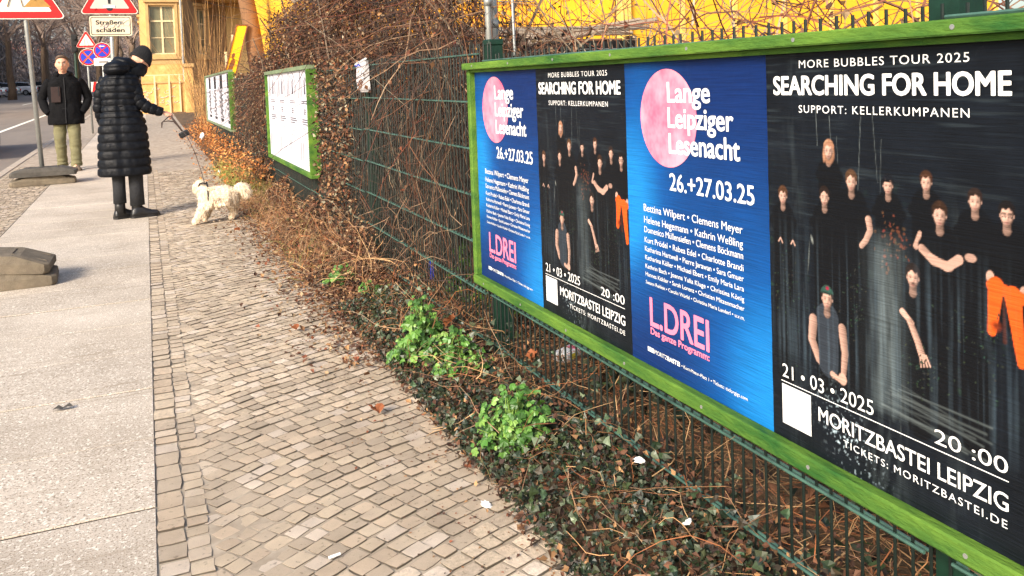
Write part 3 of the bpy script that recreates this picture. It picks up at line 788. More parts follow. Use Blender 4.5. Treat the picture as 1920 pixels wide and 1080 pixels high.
# two smaller boards further along the fence
def small_board(y0, y1, z0, z1, label, kind):
    g_ = hz((y0 + y1) / 2); ym = (y0 + y1) / 2
    t = thing('poster_board', label, 'billboard', (1.26, ym, z0))
    fr = M_green if kind == 0 else M_greyframe
    MB().box(1.236, 1.27, y0 + .03, y1 - .03, z0 + .03, z1 - .03).build('backing_panel', M_ply, t)
    MB().box(1.205, 1.275, y0, y1, z1 - .035, z1, .003).build('top_rail', M_greyframe, t)
    MB().box(1.205, 1.275, y0, y1, z0, z0 + .035, .003).build('bottom_rail', fr, t)
    MB().box(1.200, 1.30, y0, y0 + .03, z0 + .036, z1 - .036, .003).build('side_rail', M_green, t)
    MB().box(1.205, 1.275, y1 - .03, y1, z0 + .036, z1 - .036, .003).build('side_rail', fr, t)
    n = 4; W = (y1 - y0 - .06) / n; Z0 = z0 + .036; Hh = z1 - z0 - .072
    for i in range(n):
        far = y1 - .03 - i * W; x = 1.2335
        p = MB().box(x, x + .002, far - W + .003, far, Z0, Z0 + Hh).build('poster', M_paper, t)
        X = x - .0008
        def bar(m, u0, u1, v0, v1): m.box(X, X + .0004, far - W * u1, far - W * u0, Z0 + Hh * v0, Z0 + Hh * v1)
        if kind == 0:
            m = MB()   # outlined arch motif
            for (cx, top, hw, bot) in ((.55, .99, .33, .73), (.55, .93, .22, .73)):
                pts = [(cx - hw * math.cos(a), bot + (top - bot) * math.sin(a)) for a in np.linspace(0, PI, 15)]
                for (a, b), (c, d) in zip(pts, pts[1:]):
                    P = [(X, far - W * a, Z0 + Hh * b), (X, far - W * c, Z0 + Hh * d), (X, far - W * (c + .035), Z0 + Hh * (d + .004)), (X, far - W * (a + .035), Z0 + Hh * (b + .004))]
                    m.add(P, [(0, 1, 2, 3)])
            m.add([(X, far - W * .08, Z0 + Hh * .72), (X, far - W * .12, Z0 + Hh * .72), (X, far - W * .3, Z0 + Hh * .99), (X, far - W * .25, Z0 + Hh * .99)], [(0, 1, 2, 3)])
            m.add([(X, far - W * .52, Z0 + Hh * .76), (X, far - W * .66, Z0 + Hh * .76), (X, far - W * .62, Z0 + Hh * .92), (X, far - W * .55, Z0 + Hh * .90)], [(0, 1, 2, 3)])
            for (a, b) in ((.35, .30), (.18, .16)): m.add([(X, far - W * (a - .1), Z0 + Hh * .08), (X, far - W * (a - .07), Z0 + Hh * .08), (X, far - W * (b + .04), Z0 + Hh * .27), (X, far - W * (b + .0), Z0 + Hh * .27)], [(0, 1, 2, 3)])
            m.build('arch_motif', M_greyink, p)
            m = MB()
            for (v, u0, u1, h) in ((.685, .3, .78, .010), (.665, .32, .8, .010), (.60, .45, .62, .012), (.58, .45, .64, .012), (.56, .44, .60, .012), (.50, .3, .82, .012), (.478, .3, .9, .012), (.455, .32, .7, .010),
                                   (.41, .35, .8, .004), (.39, .35, .85, .004), (.37, .4, .7, .004), (.32, .4, .7, .004), (.30, .42, .65, .004)): bar(m, u0, u1, v, v + h)
            for k in range(11): bar(m, .58, .88 - .1 * (k % 3), .06 + .018 * k, .063 + .018 * k)
            m.build('print_lines', M_greyink, p)
        else:
            m = MB(); r = random.Random(i)
            bar(m, .55, .92, .72, .98); bar(m, .5, .9, .08, .14)
            for k in range(26):
                v = .16 + .021 * k; c = .72 + .08 * math.sin(k * 1.3); wv = .08 + .14 * abs(math.sin(k * .9 + i)); bar(m, c - wv, c + wv * r.uniform(.5, 1), v, v + .016)
            for k in range(8): u = r.uniform(.05, .5); v = r.uniform(.15, .7); bar(m, u, u + .07, v, v + r.uniform(.02, .06))
            m.build('dark_print', M_blackink, p)
    return t
M_greyframe = mat('weathered_green_paint', lin(112, 128, 96), .7, .25, 9, bump=.3, bscale=60)
small_board(7.02, 9.68, .468, 1.400, 'green framed board of four white posters with curved line drawings, among brown vines', 0)
small_board(14.05, 19.9, .555, 1.535, 'farthest small board with four black and white striped posters below the yellow placard', 1)
print('boards done')

# ------------------------------------------------------------------ vegetation
DRY = [lin(112, 78, 54), lin(132, 96, 66), lin(92, 62, 46), lin(150, 114, 78), lin(76, 52, 40), lin(122, 72, 50), lin(146, 124, 96)]
DARKB = [lin(70, 50, 40), lin(54, 40, 34), lin(92, 64, 48), lin(46, 40, 34), lin(110, 74, 52)]
IVYC = [lin(34, 48, 30), lin(26, 40, 27), lin(50, 64, 36), lin(42, 54, 40), lin(62, 68, 44), lin(78, 86, 66), lin(56, 48, 34)]
FRESH = [lin(66, 106, 40), lin(84, 124, 50), lin(54, 90, 34), lin(106, 138, 64)]
STRAW = [lin(170, 130, 88), lin(150, 108, 70), lin(192, 156, 112), lin(128, 84, 54), lin(160, 98, 58)]
TWIGC = [lin(112, 84, 64), lin(140, 110, 84), lin(84, 62, 48), lin(160, 132, 104)]

def bz(x, y):
    x = np.asarray(x, float); y = np.asarray(y, float)
    return .012 + .022 * np.clip((x - .95) / .3, 0, 1) + .03 * np.sin(x * 9 + y * 2.3) * np.clip((x - .95) * 2, 0, 1) + .05 * np.clip(x - 1.5, 0, 1) + hgt(y)
def twigset(name, P0, D, L, curl, r0, cols, label, cat, K=6, grav=0.0, parent=None):
    pa = rstrands(P0, D, L, curl, K, grav)
    bad = ((pa[..., 0] < 1.275) & (pa[..., 2] > .37) & (((pa[..., 1] > .8) & (pa[..., 1] < 3.35) & (pa[..., 2] < 1.32)) | ((pa[..., 1] > 6.9) & (pa[..., 1] < 9.9) & (pa[..., 2] < 1.46)) | ((pa[..., 1] > 13.8) & (pa[..., 1] < 20.2) & (pa[..., 2] < 1.6)))).any(axis=1) | ((pa[..., 0] < 1.25) & (pa[..., 1] > 4.8) & (pa[..., 1] < 9.9) & (pa[..., 2] > .5) & (pa[..., 2] < 1.5)).any(axis=1)
    pa = pa[~bad]; r0 = r0[~bad]; M = len(pa)
    rad = r0[:, None] * np.linspace(1, .35, K)[None]
    V, F = strands(pa, rad); C = np.repeat(pal(M, cols), K * 3, axis=0)
    return stuffmesh(name, V, F, C, M_twig, label, cat, parent)

U = lambda a, b, n: rng.uniform(a, b, n)
# 1 leaf litter along the edge of the paving
n = 9000
y = 1.6 + U(0, 1, n) ** 1.3 * 22; x = 1.28 - np.abs(rng.normal(0, .20, n)) ** 1.0
edge = .95 - .10 * np.clip((y - 3) / 3, 0, 1)
x = np.where(rng.random(n) < .25, U(.72, 1.25, n), x)
# thicker drift from y 3.5 to 9
m_ = rng.random(n) < .45
y = np.where(m_, U(3.6, 9.5, n), y)
x = np.where(m_ & (rng.random(n) < .6), 1.25 - np.abs(rng.normal(0, .28, n)), x)
keep = (x > .42) & ~((y < 3.4) & (x < .85)); x = x[keep]; y = y[keep]; n = len(x)
P = np.stack([x, y, np.where(x > .93, bz(x, y), hgt(y)) + U(.003, .03, n)], 1)
V, F, C = leaves(P, U(.014, .042, n), pal(n, DRY, .35), LEAF, (0, 0, 1), .45, .5)
stuffmesh('leaf_litter', V, F, C, M_leaf, 'brown fallen leaves and crumbs drifted along the edge of the cobbles', 'fallen leaves')
n = 4200; y = 3.6 + U(0, 1, n) * 6.5; x = 1.0 - np.abs(rng.normal(0, .17, n)); P = np.stack([x, y, hgt(y) + U(.003, .016, n)], 1)[x > .4]; n = len(P)
V, F, C = leaves(P, U(.009, .028, n), pal(n, DRY, .35), LEAF, (0, 0, 1), .4, .7); stuffmesh('trodden_leaves', V, F, C, M_leaf, 'trodden brown leaf scraps spreading over the cobbles behind and before the dog', 'fallen leaves')
# fine crumbs on the cobbles
n = 2600; y = U(1.8, 12, n); x = .98 - np.abs(rng.normal(0, .22, n)); P = np.stack([x, y, hgt(y) + .004], 1); P = P[x > .1]; n = len(P)
V, F, C = leaves(P, U(.004, .014, n), pal(n, DRY, .4), LEAF, (0, 0, 1), .3); stuffmesh('plant_crumbs', V, F, C, M_leaf, 'small bits of dry leaf and stalk scattered over the cobbles', 'plant litter')

# 2 ivy mound at the foot of the fence
n = 17000; y = .9 + U(0, 1, n) * 3.7; x = .89 + U(0, 1, n) * .40
prof = np.clip((x - .86) / .38, 0, 1); hh = (.04 + .15 * prof * (.65 + .35 * np.sin(y * 3.1 + 1)) * np.where(y > 2.9, .8, 1.0)) * np.where(x > 1.13, .6, 1)
z = hh * np.sqrt(U(0, 1, n)) + bz(x, y) - .02; mk = rng.random(n) < (.30 + .70 * np.sin(y * 4.7 + x * 9 + np.sin(y * 11)) ** 2); P = np.stack([x, y, z], 1)[mk]; n = len(P)
V, F, C = leaves(P, U(.009, .024, n), pal(n, IVYC, .4), IVY, (-.6, -.4, .7), 1.0, 1.5)
stuffmesh('ivy_ground_cover', V, F, C, M_ivy, 'dark green ivy creeping over the edge of the cobbles below the large board', 'ivy')
n = 650; y = .9 + U(0, 1, n) * 3.6; x = U(.90, 1.36, n); P = np.stack([x, y, bz(x, y) + .03 + U(0, .15, n) * np.clip((x - .86) / .3, .1, 1)], 1)
V, F, C = leaves(P, U(.018, .034, n), pal(n, IVYC + [lin(96, 108, 84), lin(70, 92, 66)], .3), IVY, (-.5, -.5, .6), .8, 1.2)
stuffmesh('ivy_shoots', V, F, C, M_ivy, 'larger pale veined ivy leaves standing out of the dark ivy', 'ivy')
n = 8200; y = .9 + U(0, 1, n) * 4.6; x = U(.86, 1.42, n); P = np.stack([x, y, bz(x, y) + U(0, .20, n) * np.clip((x - .8) / .5, .1, .7)], 1)
V, F, C = leaves(P, U(.008, .026, n), pal(n, DRY[2:5] + DARKB, .4), LEAF, (0, 0, .6), .8, .9)
stuffmesh('dead_leaves_in_ivy', V, F, C, M_leaf, 'withered brown leaves caught in the ivy below the large board', 'dead leaves')
n = 420; P0 = np.stack([U(.95, 1.45, n), U(.9, 4.4, n), np.zeros(n)], 1); P0[:, 2] = bz(P0[:, 0], P0[:, 1]) + U(0, .12, n)
twigset('dry_stalks', P0, rng.normal(0, 1, (n, 3)) * (1, 1, .5) + (-.2, 0, .55), U(.12, .42, n), .35, U(.0008, .0022, n), STRAW + TWIGC, 'pale dry stalks arching out of the ivy in front of the fence', 'dry grass', K=7, grav=.12)

# 3 dry grass and undergrowth behind the fence
n = 4000; P0 = np.stack([1.36 + U(0, 1, n) ** 1.2 * 1.7, U(.6, 5.0, n), np.zeros(n)], 1); P0[:, 2] = bz(P0[:, 0], P0[:, 1]) + U(-.01, .12, n)
D = rng.normal(0, 1, (n, 3)) * (1, 1, .28) + (0, 0, .12)
twigset('straw', P0, D, U(.15, .5, n), .3, U(.001, .0024, n), [tuple(k * .62 for k in c) for c in STRAW], 'tangled orange brown dry grass lying behind the fence under the board', 'dry grass', K=6, grav=.08)
n = 5000; P = np.stack([1.34 + U(0, 1, n) * 1.9, U(.6, 5.2, n), np.zeros(n)], 1); P[:, 2] = bz(P[:, 0], P[:, 1]) + U(0, .10, n)
V, F, C = leaves(P, U(.018, .05, n), pal(n, DRY[2:3] + DARKB * 2 + IVYC, .4), LEAF, (0, 0, 1), .6, .6)
stuffmesh('fallen_leaves', V, F, C, M_leaf, 'brown fallen leaves on the yard ground behind the fence', 'fallen leaves')
def clump(name, cx, cy, cz, r, n, size, cols, tmpl, label, cat, up=(-.3, -.4, .8), tilt=.8, m=M_leaf, squash=.75):
    d = rng.normal(0, 1, (n, 3)); d /= np.linalg.norm(d, axis=1, keepdims=True); rad = U(0, 1, n) ** .5
    rx, ry, rz = r; P = np.stack([cx + d[:, 0] * rad * rx, cy + d[:, 1] * rad * ry, cz + np.abs(d[:, 2]) * rad * rz], 1)
    V, F, C = leaves(P, U(size[0], size[1], n), pal(n, cols, .25), tmpl, up, tilt); return stuffmesh(name, V, F, C, m, label, cat)
clump('ground_elder', 1.62, 4.0, .10, (.25, .55, .36), 1300, (.02, .045), [lin(58, 92, 36), lin(76, 112, 44), lin(48, 76, 32)], HERB, 'light green low shrub behind the fence left of the large board', 'shrub')
clump('ivy_patch', 1.8, 2.7, .08, (.35, .6, .2), 1100, (.03, .06), IVYC, IVY, 'dark ivy patch in the dry grass behind the fence', 'ivy')
clump('ivy_patch', 2.0, 1.5, .10, (.4, .5, .28), 800, (.03, .06), IVYC, IVY, 'ivy growing behind the fence under the near end of the board', 'ivy')

# 4 fresh green herbs at the foot of the fence, each with single leaves
leafm = []
for k in range(9):
    T, Fk = HERB; T2 = T.copy(); T2[:, 0] *= 1 - .06 * (k % 4); T2[:, 2] += -.35 * (T[:, 1] - .4) ** 2 - .5 * (T[:, 0]) ** 2 * (k % 3) + .07 * np.sin(T[:, 0] * 9 + T[:, 1] * 6 + k); T2 = (T2 - (0, 0, 0)) * (1 + .1 * k % .3)
    me = npmesh('leaf', T2, Fk, np.tile(np.array(FRESH[k % 4]) * (.8 + .07 * k), (len(T2), 1))); me.materials.append(M_ivy); leafm.append(me)
def herb(cx, cy, r, h, n, label, s=(.011, .036), lean=(-.3, -.35)):
    t = thing('green_herb', label, 'wild plant', (cx, cy, float(bz(cx, cy))))
    nst = max(8, n // 7)
    P0 = np.stack([U(-.25, .25, nst) * r, U(-.25, .25, nst) * r, np.zeros(nst)], 1)
    tips = []
    subs = [(0, 0, 1.0, .62)] + [(math.cos(k * 1.3 + cx * 9) * r * .62, math.sin(k * 1.3 + cx * 9) * r * .62, random.uniform(.4, .95), random.uniform(.28, .5)) for k in range(5)]
    for i in range(n):
        sx_, sy_, sh_, sr_ = random.choice(subs[:1] * 2 + subs[1:]); a = random.uniform(0, 2 * PI); q = random.random() ** .6; zt = random.random() ** .75
        x_ = sx_ + math.cos(a) * q * r * sr_ * (1.15 - .5 * zt); y_ = sy_ + math.sin(a) * q * r * sr_ * (1.15 - .5 * zt); z_ = h * sh_ * (.12 + .88 * zt) * (1 - .3 * q * q)
        o = bpy.data.objects.new('leaf', random.choice(leafm)); COL.objects.link(o); o.parent = t; o.location = (x_, y_, z_)
        nrm = Vector((x_ / r * .7 + lean[0] + random.gauss(0, .3), y_ / r * .7 + lean[1] + random.gauss(0, .3), .8 + random.gauss(0, .25))).normalized()
        o.rotation_mode = 'QUATERNION'; o.rotation_quaternion = nrm.to_track_quat('Z', 'Y') @ Matrix.Rotation(random.uniform(0, 6.3), 3, 'Z').to_quaternion()
        k = random.uniform(*s); o.scale = (k, k, k); tips.append((x_, y_, z_))
    T_ = np.array(tips)[rng.integers(0, n, nst * 3)]; S0 = np.repeat(P0, 3, axis=0); K = 5; tt = np.linspace(0, 1, K)[None, :, None]
    pa = S0[:, None] * (1 - tt) + T_[:, None] * tt; pa[:, :, 2] = S0[:, 2:3] + (T_[:, 2:3] - S0[:, 2:3]) * np.sqrt(tt[..., 0])
    V, F = strands(pa, np.full(pa.shape[:2], .0014)); me = npmesh('stem', V, F, np.tile(lin(110, 140, 60), (len(V), 1))); link('stems', me, M_twig, t)
    return t
herb(1.03, 3.50, .14, .32, 290, 'tallest bright green leafy herb at the fence foot, left of the large board')
herb(1.12, 3.28, .15, .20, 210, 'spreading green herb beneath the left corner of the large board')
herb(1.03, 2.48, .13, .235, 295, 'bushy bright green herb nearest the viewer, in front of the fence wires')
herb(1.02, 5.15, .13, .12, 60, 'low dull green weed in the leaf litter between the dog and the tall herb', s=(.018, .035))
herb(1.10, 4.62, .09, .12, 40, 'smallest green weed among dry leaves at the fence', s=(.016, .03))

# 5 dead vines hanging on and over the fence
def fz(x): return x
n = 15000
y = np.where(rng.random(n) < .82, U(5.5, 11.5, n), U(3.5, 6, n)); x = FX + U(-.10, .22, n); z = U(0, 1.45, n)
dens = np.clip((y - 5.2) / 1.0, .10, 1) * (.55 + .45 * np.sin(y * 4 + z * 3)); dens = np.where((z > 1.15) & (y > 4.4), .8, dens)
dens = np.where((y > 5.0) & (y < 5.75) & (z < 1.0) & (z > .2), .05, dens); dens = np.where(z < .35, dens + .3, dens); dens = np.where((y > 6.95) & (y < 9.75) & (x < 1.32), 0, dens)
mk = rng.random(n) < dens; P = np.stack([x, y, z + hgt(y)], 1)[mk]; n = len(P)
V, F, C = leaves(P, U(.014, .040, n), pal(n, DRY + DARKB, .35), LEAF, (-.5, -.4, -.1), 1.0, .9)
stuffmesh('dead_vine_leaves', V, F, C, M_leaf, 'withered reddish brown vine leaves hanging on the fence beside the white poster board', 'dead vine')
n = 1250; yy_ = 3.5 + 8.5 * U(0, 1, n) ** .42; P0 = np.stack([FX + U(-.02, .14, n), yy_, U(.9, 1.45, n) + hgt(yy_)], 1)
mk = ~((yy_ > 6.6) & (yy_ < 10.1)); P0 = P0[mk]; n = len(P0)
twigset('vine_stems', P0, rng.normal(0, .22, (n, 3)) + (.08, 0, -1), U(.2, .9, n), .20, U(.001, .0024, n), TWIGC[:1] + DARKB + [lin(40, 34, 30)], 'thin dry vine stems hanging down the fence left of the large board', 'vine stems', K=8, grav=.02)
n = 700; P0 = np.stack([FX + U(-.15, .02, n), U(3.4, 11, n), U(0.05, .7, n)], 1); mk = ~((P0[:, 1] > 6.5) & (P0[:, 1] < 10.1) & (P0[:, 2] > .1)); P0 = P0[mk]; n = len(P0)
twigset('vine_shoots', P0, rng.normal(0, 1, (n, 3)) * (.5, 1, 1), U(.15, .5, n), .45, U(.001, .0024, n), TWIGC + DARKB, 'curly dry shoots poking through the fence wires', 'dry shoots', K=7, grav=.06)

n = 15000; y = U(4.4, 13.5, n); x = 1.30 - np.abs(rng.normal(0, .15, n)); P = np.stack([x, y, hgt(y) + .03 + U(0, 1, n) * .34 * np.clip((x - .95) / .35, .05, 1) * (.6 + .4 * np.sin(y * 3.7)) * np.where(y < 5, .5, 1)], 1)
V, F, C = leaves(P, U(.012, .038, n), pal(n, DRY + DARKB + [lin(176, 140, 104)], .35), LEAF, (-.4, -.3, .6), .8, .8)
stuffmesh('leaf_mound', V, F, C, M_leaf, 'mound of withered brown leaves banked against the fence foot under the white poster board', 'fallen leaves')
n = 13000; y = np.where(rng.random(n) < .4, U(5.75, 6.98, n), U(9.75, 14.0, n)); z = U(.1, 1.42, n); P = np.stack([FX + U(-.09, .04, n), y, z + hgt(y)], 1); P = P[rng.random(n) < .45 + .55 * np.sin(y * 7 + z * 5) ** 2]; n = len(P)
V, F, C = leaves(P, U(.014, .042, n), pal(n, DRY + DARKB + [lin(140, 134, 112)], .35), LEAF, (-.5, -.4, 0), 1.0, .9)
stuffmesh('clinging_vine_leaves', V, F, C, M_leaf, 'dead brown vine leaves covering the fence on both sides of the white poster board', 'dead vine')
n = 420; P0 = np.stack([U(1.0, 1.32, n), U(4.6, 13, n), np.zeros(n)], 1); P0[:, 2] = hgt(P0[:, 1]) + U(.02, .2, n)
twigset('mound_twigs', P0, rng.normal(0, 1, (n, 3)) * (.7, 1, .5) + (-.3, -.1, .5), U(.15, .5, n), .35, U(.001, .003, n), STRAW + TWIGC, 'pale twigs sticking out of the leaf mound at the fence foot', 'dry twigs', K=7, grav=.1)
# big overgrown hedge behind / above the fence
def hedge_top(y): return 1.35 + 1.25 * np.clip((y - 3.6) / 1.3, 0, 1) - np.clip((y - 5.8) / 5, 0, 1) * 1.12 + .12 * np.sin(y * 2.9)
n = 62000
y = U(3.7, 12.0, n); x = FX + .02 + np.abs(rng.normal(0, .35, n)); ht = hedge_top(y); z = 1.22 + (ht - 1.22) * U(0, 1, n) ** .9 + rng.normal(0, .05, n)
x = np.where(z > 1.35, x - .14 * np.sin((z - 1.35) * 2.2), x)
d = .5 + .5 * np.sin(y * 3.3 + z * 4.1) * np.sin(z * 5 - y * 1.7); mk = rng.random(n) < np.where(y < 5.0, .05 + .22 * d, .55 + .45 * d)
P = np.stack([x, y, z + hgt(y)], 1)[mk]; n = len(P)
V, F, C = leaves(P, U(.012, .036, n), pal(n, DRY + DARKB * 3 + [lin(96, 48, 36), lin(84, 44, 34), lin(150, 136, 116)], .4), LEAF, (-.3, -.3, 0), 1.0, .9)
stuffmesh('overgrown_hedge_leaves', V, F, C, M_leaf, 'big mass of withered brown climber heaped above the fence', 'overgrown hedge')
n = 5600; yy_ = U(3.7, 11.6, n); P0 = np.stack([FX + .02 + np.abs(rng.normal(0, .28, n)), yy_, 1.2 + (hedge_top(yy_) - 1.2) * U(0, 1.0, n) + hgt(yy_)], 1)
twigset('overgrown_hedge_twigs', P0, rng.normal(0, .8, (n, 3)) * (.6, .9, .8) + (-.15, 0, -.75), U(.25, 1.1, n), .24, U(.001, .0042, n), TWIGC + DARKB + DARKB + [lin(104, 58, 42)], 'arching and hanging thin twigs of the withered climber above the fence', 'dry twigs', K=8, grav=.07)
n = 46; yy_ = U(4.2, 11, n); P0 = np.stack([FX + U(.08, .5, n), yy_, U(-.02, .1, n)], 1)
twigset('hedge_trunks', P0, rng.normal(0, .14, (n, 3)) + (0, 0, 1), U(1.6, 2.5, n), .09, U(.008, .02, n), [lin(96, 80, 66), lin(120, 104, 88), lin(74, 60, 50)], 'thick grey brown main stems of the overgrown climber', 'hedge stems', K=8)
# hedge interior below the fence top, shade put into the leaf colours
n = 34000; y = U(3.3, 13, n); x = FX + .30 + np.abs(rng.normal(0, .5, n)); z = U(0.02, 1.5, n); mk = ~((y < 4.6) & (z > .95)) & ~((y < 4.3) & (x < 1.9)); P = np.stack([x, y, z + hgt(y)], 1)[mk]; n = len(P)
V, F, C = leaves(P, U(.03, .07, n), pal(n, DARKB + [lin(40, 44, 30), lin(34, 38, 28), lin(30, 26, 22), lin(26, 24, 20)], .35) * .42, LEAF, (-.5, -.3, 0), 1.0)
stuffmesh('hedge_interior', V, F, C, M_leaf, 'shaded brown hedge foliage close behind the fence wires', 'hedge')
n = 1500; P0 = np.stack([FX + .05 + np.abs(rng.normal(0, .25, n)), U(3.4, 8, n), U(.0, .5, n)], 1)
twigset('hedge_stems', P0, rng.normal(0, .16, (n, 3)) + (0, 0, 1), U(.5, 1.3, n), .08, U(.0015, .004, n), DARKB + [lin(40, 34, 28), lin(34, 34, 30), lin(104, 96, 80)], 'upright grey brown hedge stems seen through the fence wires', 'hedge stems', K=6)

# 6 bramble branches above the large board
n = 240; P0 = np.stack([U(1.45, 2.6, n), U(.5, 3.1, n), U(1.15, 1.5, n)], 1)
twigset('bramble_branches', P0, rng.normal(0, 1, (n, 3)) * (.8, 1, .5) + (0, .1, .55), U(.35, 1.1, n), .22, U(.0016, .0045, n), [lin(140, 84, 62), lin(120, 76, 56), lin(156, 120, 90), lin(100, 66, 50)], 'bare reddish bramble branches tangled above the board', 'bramble', K=9, grav=.06)
n = 90; P0 = np.stack([U(1.5, 3.4, n), U(2.4, 5.2, n), U(.6, 1.5, n)], 1)
twigset('bramble_stems', P0, rng.normal(0, .5, (n, 3)) + (.1, 0, 1), U(.6, 1.5, n), .10, U(.002, .006, n), [lin(130, 112, 92), lin(110, 84, 64), lin(160, 146, 124)], 'upright grey bramble stems before the yellow wall', 'bramble', K=7)
n = 900; P = np.stack([U(1.45, 2.9, n), U(.6, 4.6, n), U(1.2, 1.85, n)], 1); mk = rng.random(n) < .35; P = P[mk]; n = len(P)
V, F, C = leaves(P, U(.02, .045, n), pal(n, DRY, .35), LEAF, (0, 0, -.3), 1.0, 1.0); stuffmesh('bramble_leaves', V, F, C, M_leaf, 'curled dead leaves clinging to the bramble above the board', 'dead leaves')

# 7 sunlit bare shrubs at the far end of the fence
n = 250; yy_ = U(20.5, 30, n); P0 = np.stack([1.1 + U(0, 1, n) * .95 + (yy_ - 20) * .03, yy_, hgt(yy_) + U(0, .5, n)], 1)
twigset('bare_shrub', P0, rng.normal(0, .24, (n, 3)) + (-.06, -.05, 1), U(.8, 4.2, n), .07, U(.002, .0065, n), [lin(196, 150, 92), lin(150, 108, 66), lin(190, 146, 90), lin(128, 94, 60)], 'sunlit bare orange brown shrub shoots in front of the yellow villa', 'shrub', K=7)
n = 5200; yy_ = U(9.8, 24, n); xx = 1.35 - np.abs(rng.normal(0, .28, n)) + np.where(yy_ > 13, .1, 0); mk = xx > .55; xx = xx[mk]; yy_ = yy_[mk]; n = len(xx)
P = np.stack([xx, yy_, hgt(yy_) + U(.0, .42, n) * np.clip((xx - .5) / .8, 0, 1)], 1)
V, F, C = leaves(P, U(.02, .055, n), pal(n, [lin(196, 128, 66), lin(170, 104, 54), lin(150, 96, 58), lin(206, 150, 90), lin(120, 80, 50)], .3), LEAF, (-.3, -.3, .6), .8, .6)
stuffmesh('leaf_drift', V, F, C, M_leaf, 'orange brown leaf drift at the far foot of the fence', 'fallen leaves')
n = 1500; yy_ = U(9.6, 13.4, n); P0 = np.stack([U(.86, 1.25, n), yy_, hgt(yy_) + .02], 1)
twigset('grass_tuft', P0, rng.normal(0, .5, (n, 3)) + (-.1, 0, 1), U(.08, .26, n), .2, U(.0012, .0026, n), [lin(150, 150, 70), lin(120, 132, 56), lin(176, 164, 90)], 'yellow green grass tufts at the fence below the small boards', 'grass', K=5, grav=.12)
n = 1800; yy_ = U(5.3, 9.6, n); P0 = np.stack([U(.84, 1.3, n), yy_, hgt(yy_) + .02], 1)
twigset('dry_grass_fringe', P0, rng.normal(0, .6, (n, 3)) + (-.1, 0, .8), U(.06, .3, n), .3, U(.001, .0024, n), STRAW + [lin(130, 128, 66)] + TWIGC, 'dry twiggy fringe of grass under the white poster board', 'dry grass', K=6, grav=.1)

# ------------------------------------------------------------------ trees
M_bark = mat('bark', lin(104, 86, 68), .9, .35, 6, bump=.8, bscale=30, stretch=(1, 1, .25), attr=False)
M_branch = mat('bare_branches', lin(146, 126, 112), .9, .25, 3)  # pale tone: distance haze is put into the branch colour
def grow(seed, h, tr, levels=5):
    r = random.Random(seed); segs = []
    def br(p, d, L, rad, lv):
        k = 3 if lv > 1 else 2
        q = p
        for i in range(k):
            d = (d + Vector((r.gauss(0, .14), r.gauss(0, .14), r.gauss(.04, .08)))).normalized(); q2 = q + d * L / k
            segs.append((q, q2, rad * (1 - .25 * i / k), rad * (1 - .25 * (i + 1) / k), lv)); q = q2
        if lv <= 0: return
        for _ in range(4 if lv >= 2 else 7):
            a = Vector((r.gauss(0, 1), r.gauss(0, 1), r.gauss(.1, .7))).normalized(); f = r.uniform(.35, 1)
            s = p + (q - p) * f if r.random() < .6 else q
            br(s, (d * r.uniform(.35, .9) + a * .75).normalized(), L * r.uniform(.5, .78), rad * .52, lv - 1)
    segs2 = []
    tp = Vector((0, 0, h * .32)); 
    for k in range(5):
        a = k * 1.256 + r.uniform(-.4, .4); br(tp + Vector((0, 0, k * h * .035)), Vector((math.cos(a) * .6, math.sin(a) * .6, .9)).normalized(), h * .24, tr * .5, levels - 1)
    A = np.array([s[0] for s in segs]); B = np.array([s[1] for s in segs]); r0 = np.array([max(s[2], .006) for s in segs]); r1 = np.array([max(s[3], .005) for s in segs])
    V, F = strands(np.stack([A, B], 1), np.stack([r0, r1], 1))
    return npmesh('crown', V, F)
CROWNS = [grow(1, 13, .22), grow(2, 14, .24), grow(5, 12, .2)]
for c in CROWNS: c.materials.append(M_branch)
TR = []
for k in range(3):
    m = MB(); r = random.Random(k); pts = [(r.uniform(-.06, .06) * i, r.uniform(-.06, .06) * i, -.3 + 5.4 * i / 5) for i in range(6)]; pts[0] = (0, 0, -.3)
    m.tube(pts, [.36, .27, .24, .22, .20, .17], 10); me = m.mesh('trunk'); me.materials.append(M_bark); me.shade_smooth(); TR.append(me)
def tree(x, y, k, s, rz, label, lx=0):
    t = thing('bare_tree', label, 'tree', (x, y, hz(y)), rz, group=None)
    for nm, me in (('trunk', TR[k]), ('crown', CROWNS[k])):
        o = link(nm, me, None, t); o.scale = (s, s, s)
    return t
tl = [(-13.6, 62, 0, 1.0, 'bare street tree with the thickest trunk at the left edge of the picture'), (-12.2, 76, 1, 1.05, 'bare street tree just right of the leftmost trunk, pale in the sun'),
      (-10.5, 84, 2, 1.1, 'bare street tree behind the pole of the roadworks sign'), (-9.0, 95, 0, 1.1, 'bare street tree above the parked cars'), (-15, 48, 2, 1.0, 'bare street tree overhanging the left frame edge'),
      (-7.0, 110, 1, 1.2, 'bare street tree left of the standing man'), (-11, 120, 2, 1.2, 'distant bare tree over the far carriageway'), (-4.2, 96, 0, 1.15, 'bare tree seen right above the man'),
      (-2.0, 74, 1, .95, 'bare tree behind the no stopping signs'), (-.6, 62, 2, .8, 'bare tree between the tall sign and the villa'), (-6.2, 140, 0, 1.4, 'far bare tree closing the street'), (-1.6, 125, 2, 1.3, 'far bare tree behind the two signs'), (-18, 100, 1, 1.2, 'bare tree on the far pavement'), (-3.4, 150, 1, 1.4, 'farthest bare tree on the street axis')]
for i, (x, y, k, s, lab) in enumerate(tl):
    t = tree(x, y, k, s, i * 1.7, lab); t['group'] = 'bare trees along the street'
n = 8500; P0 = np.stack([U(-75, 1.5, n), U(150, 195, n), np.zeros(n)], 1); P0[:, 2] = hgt(P0[:, 1]) + U(0, 1, n) ** 1.2 * 12
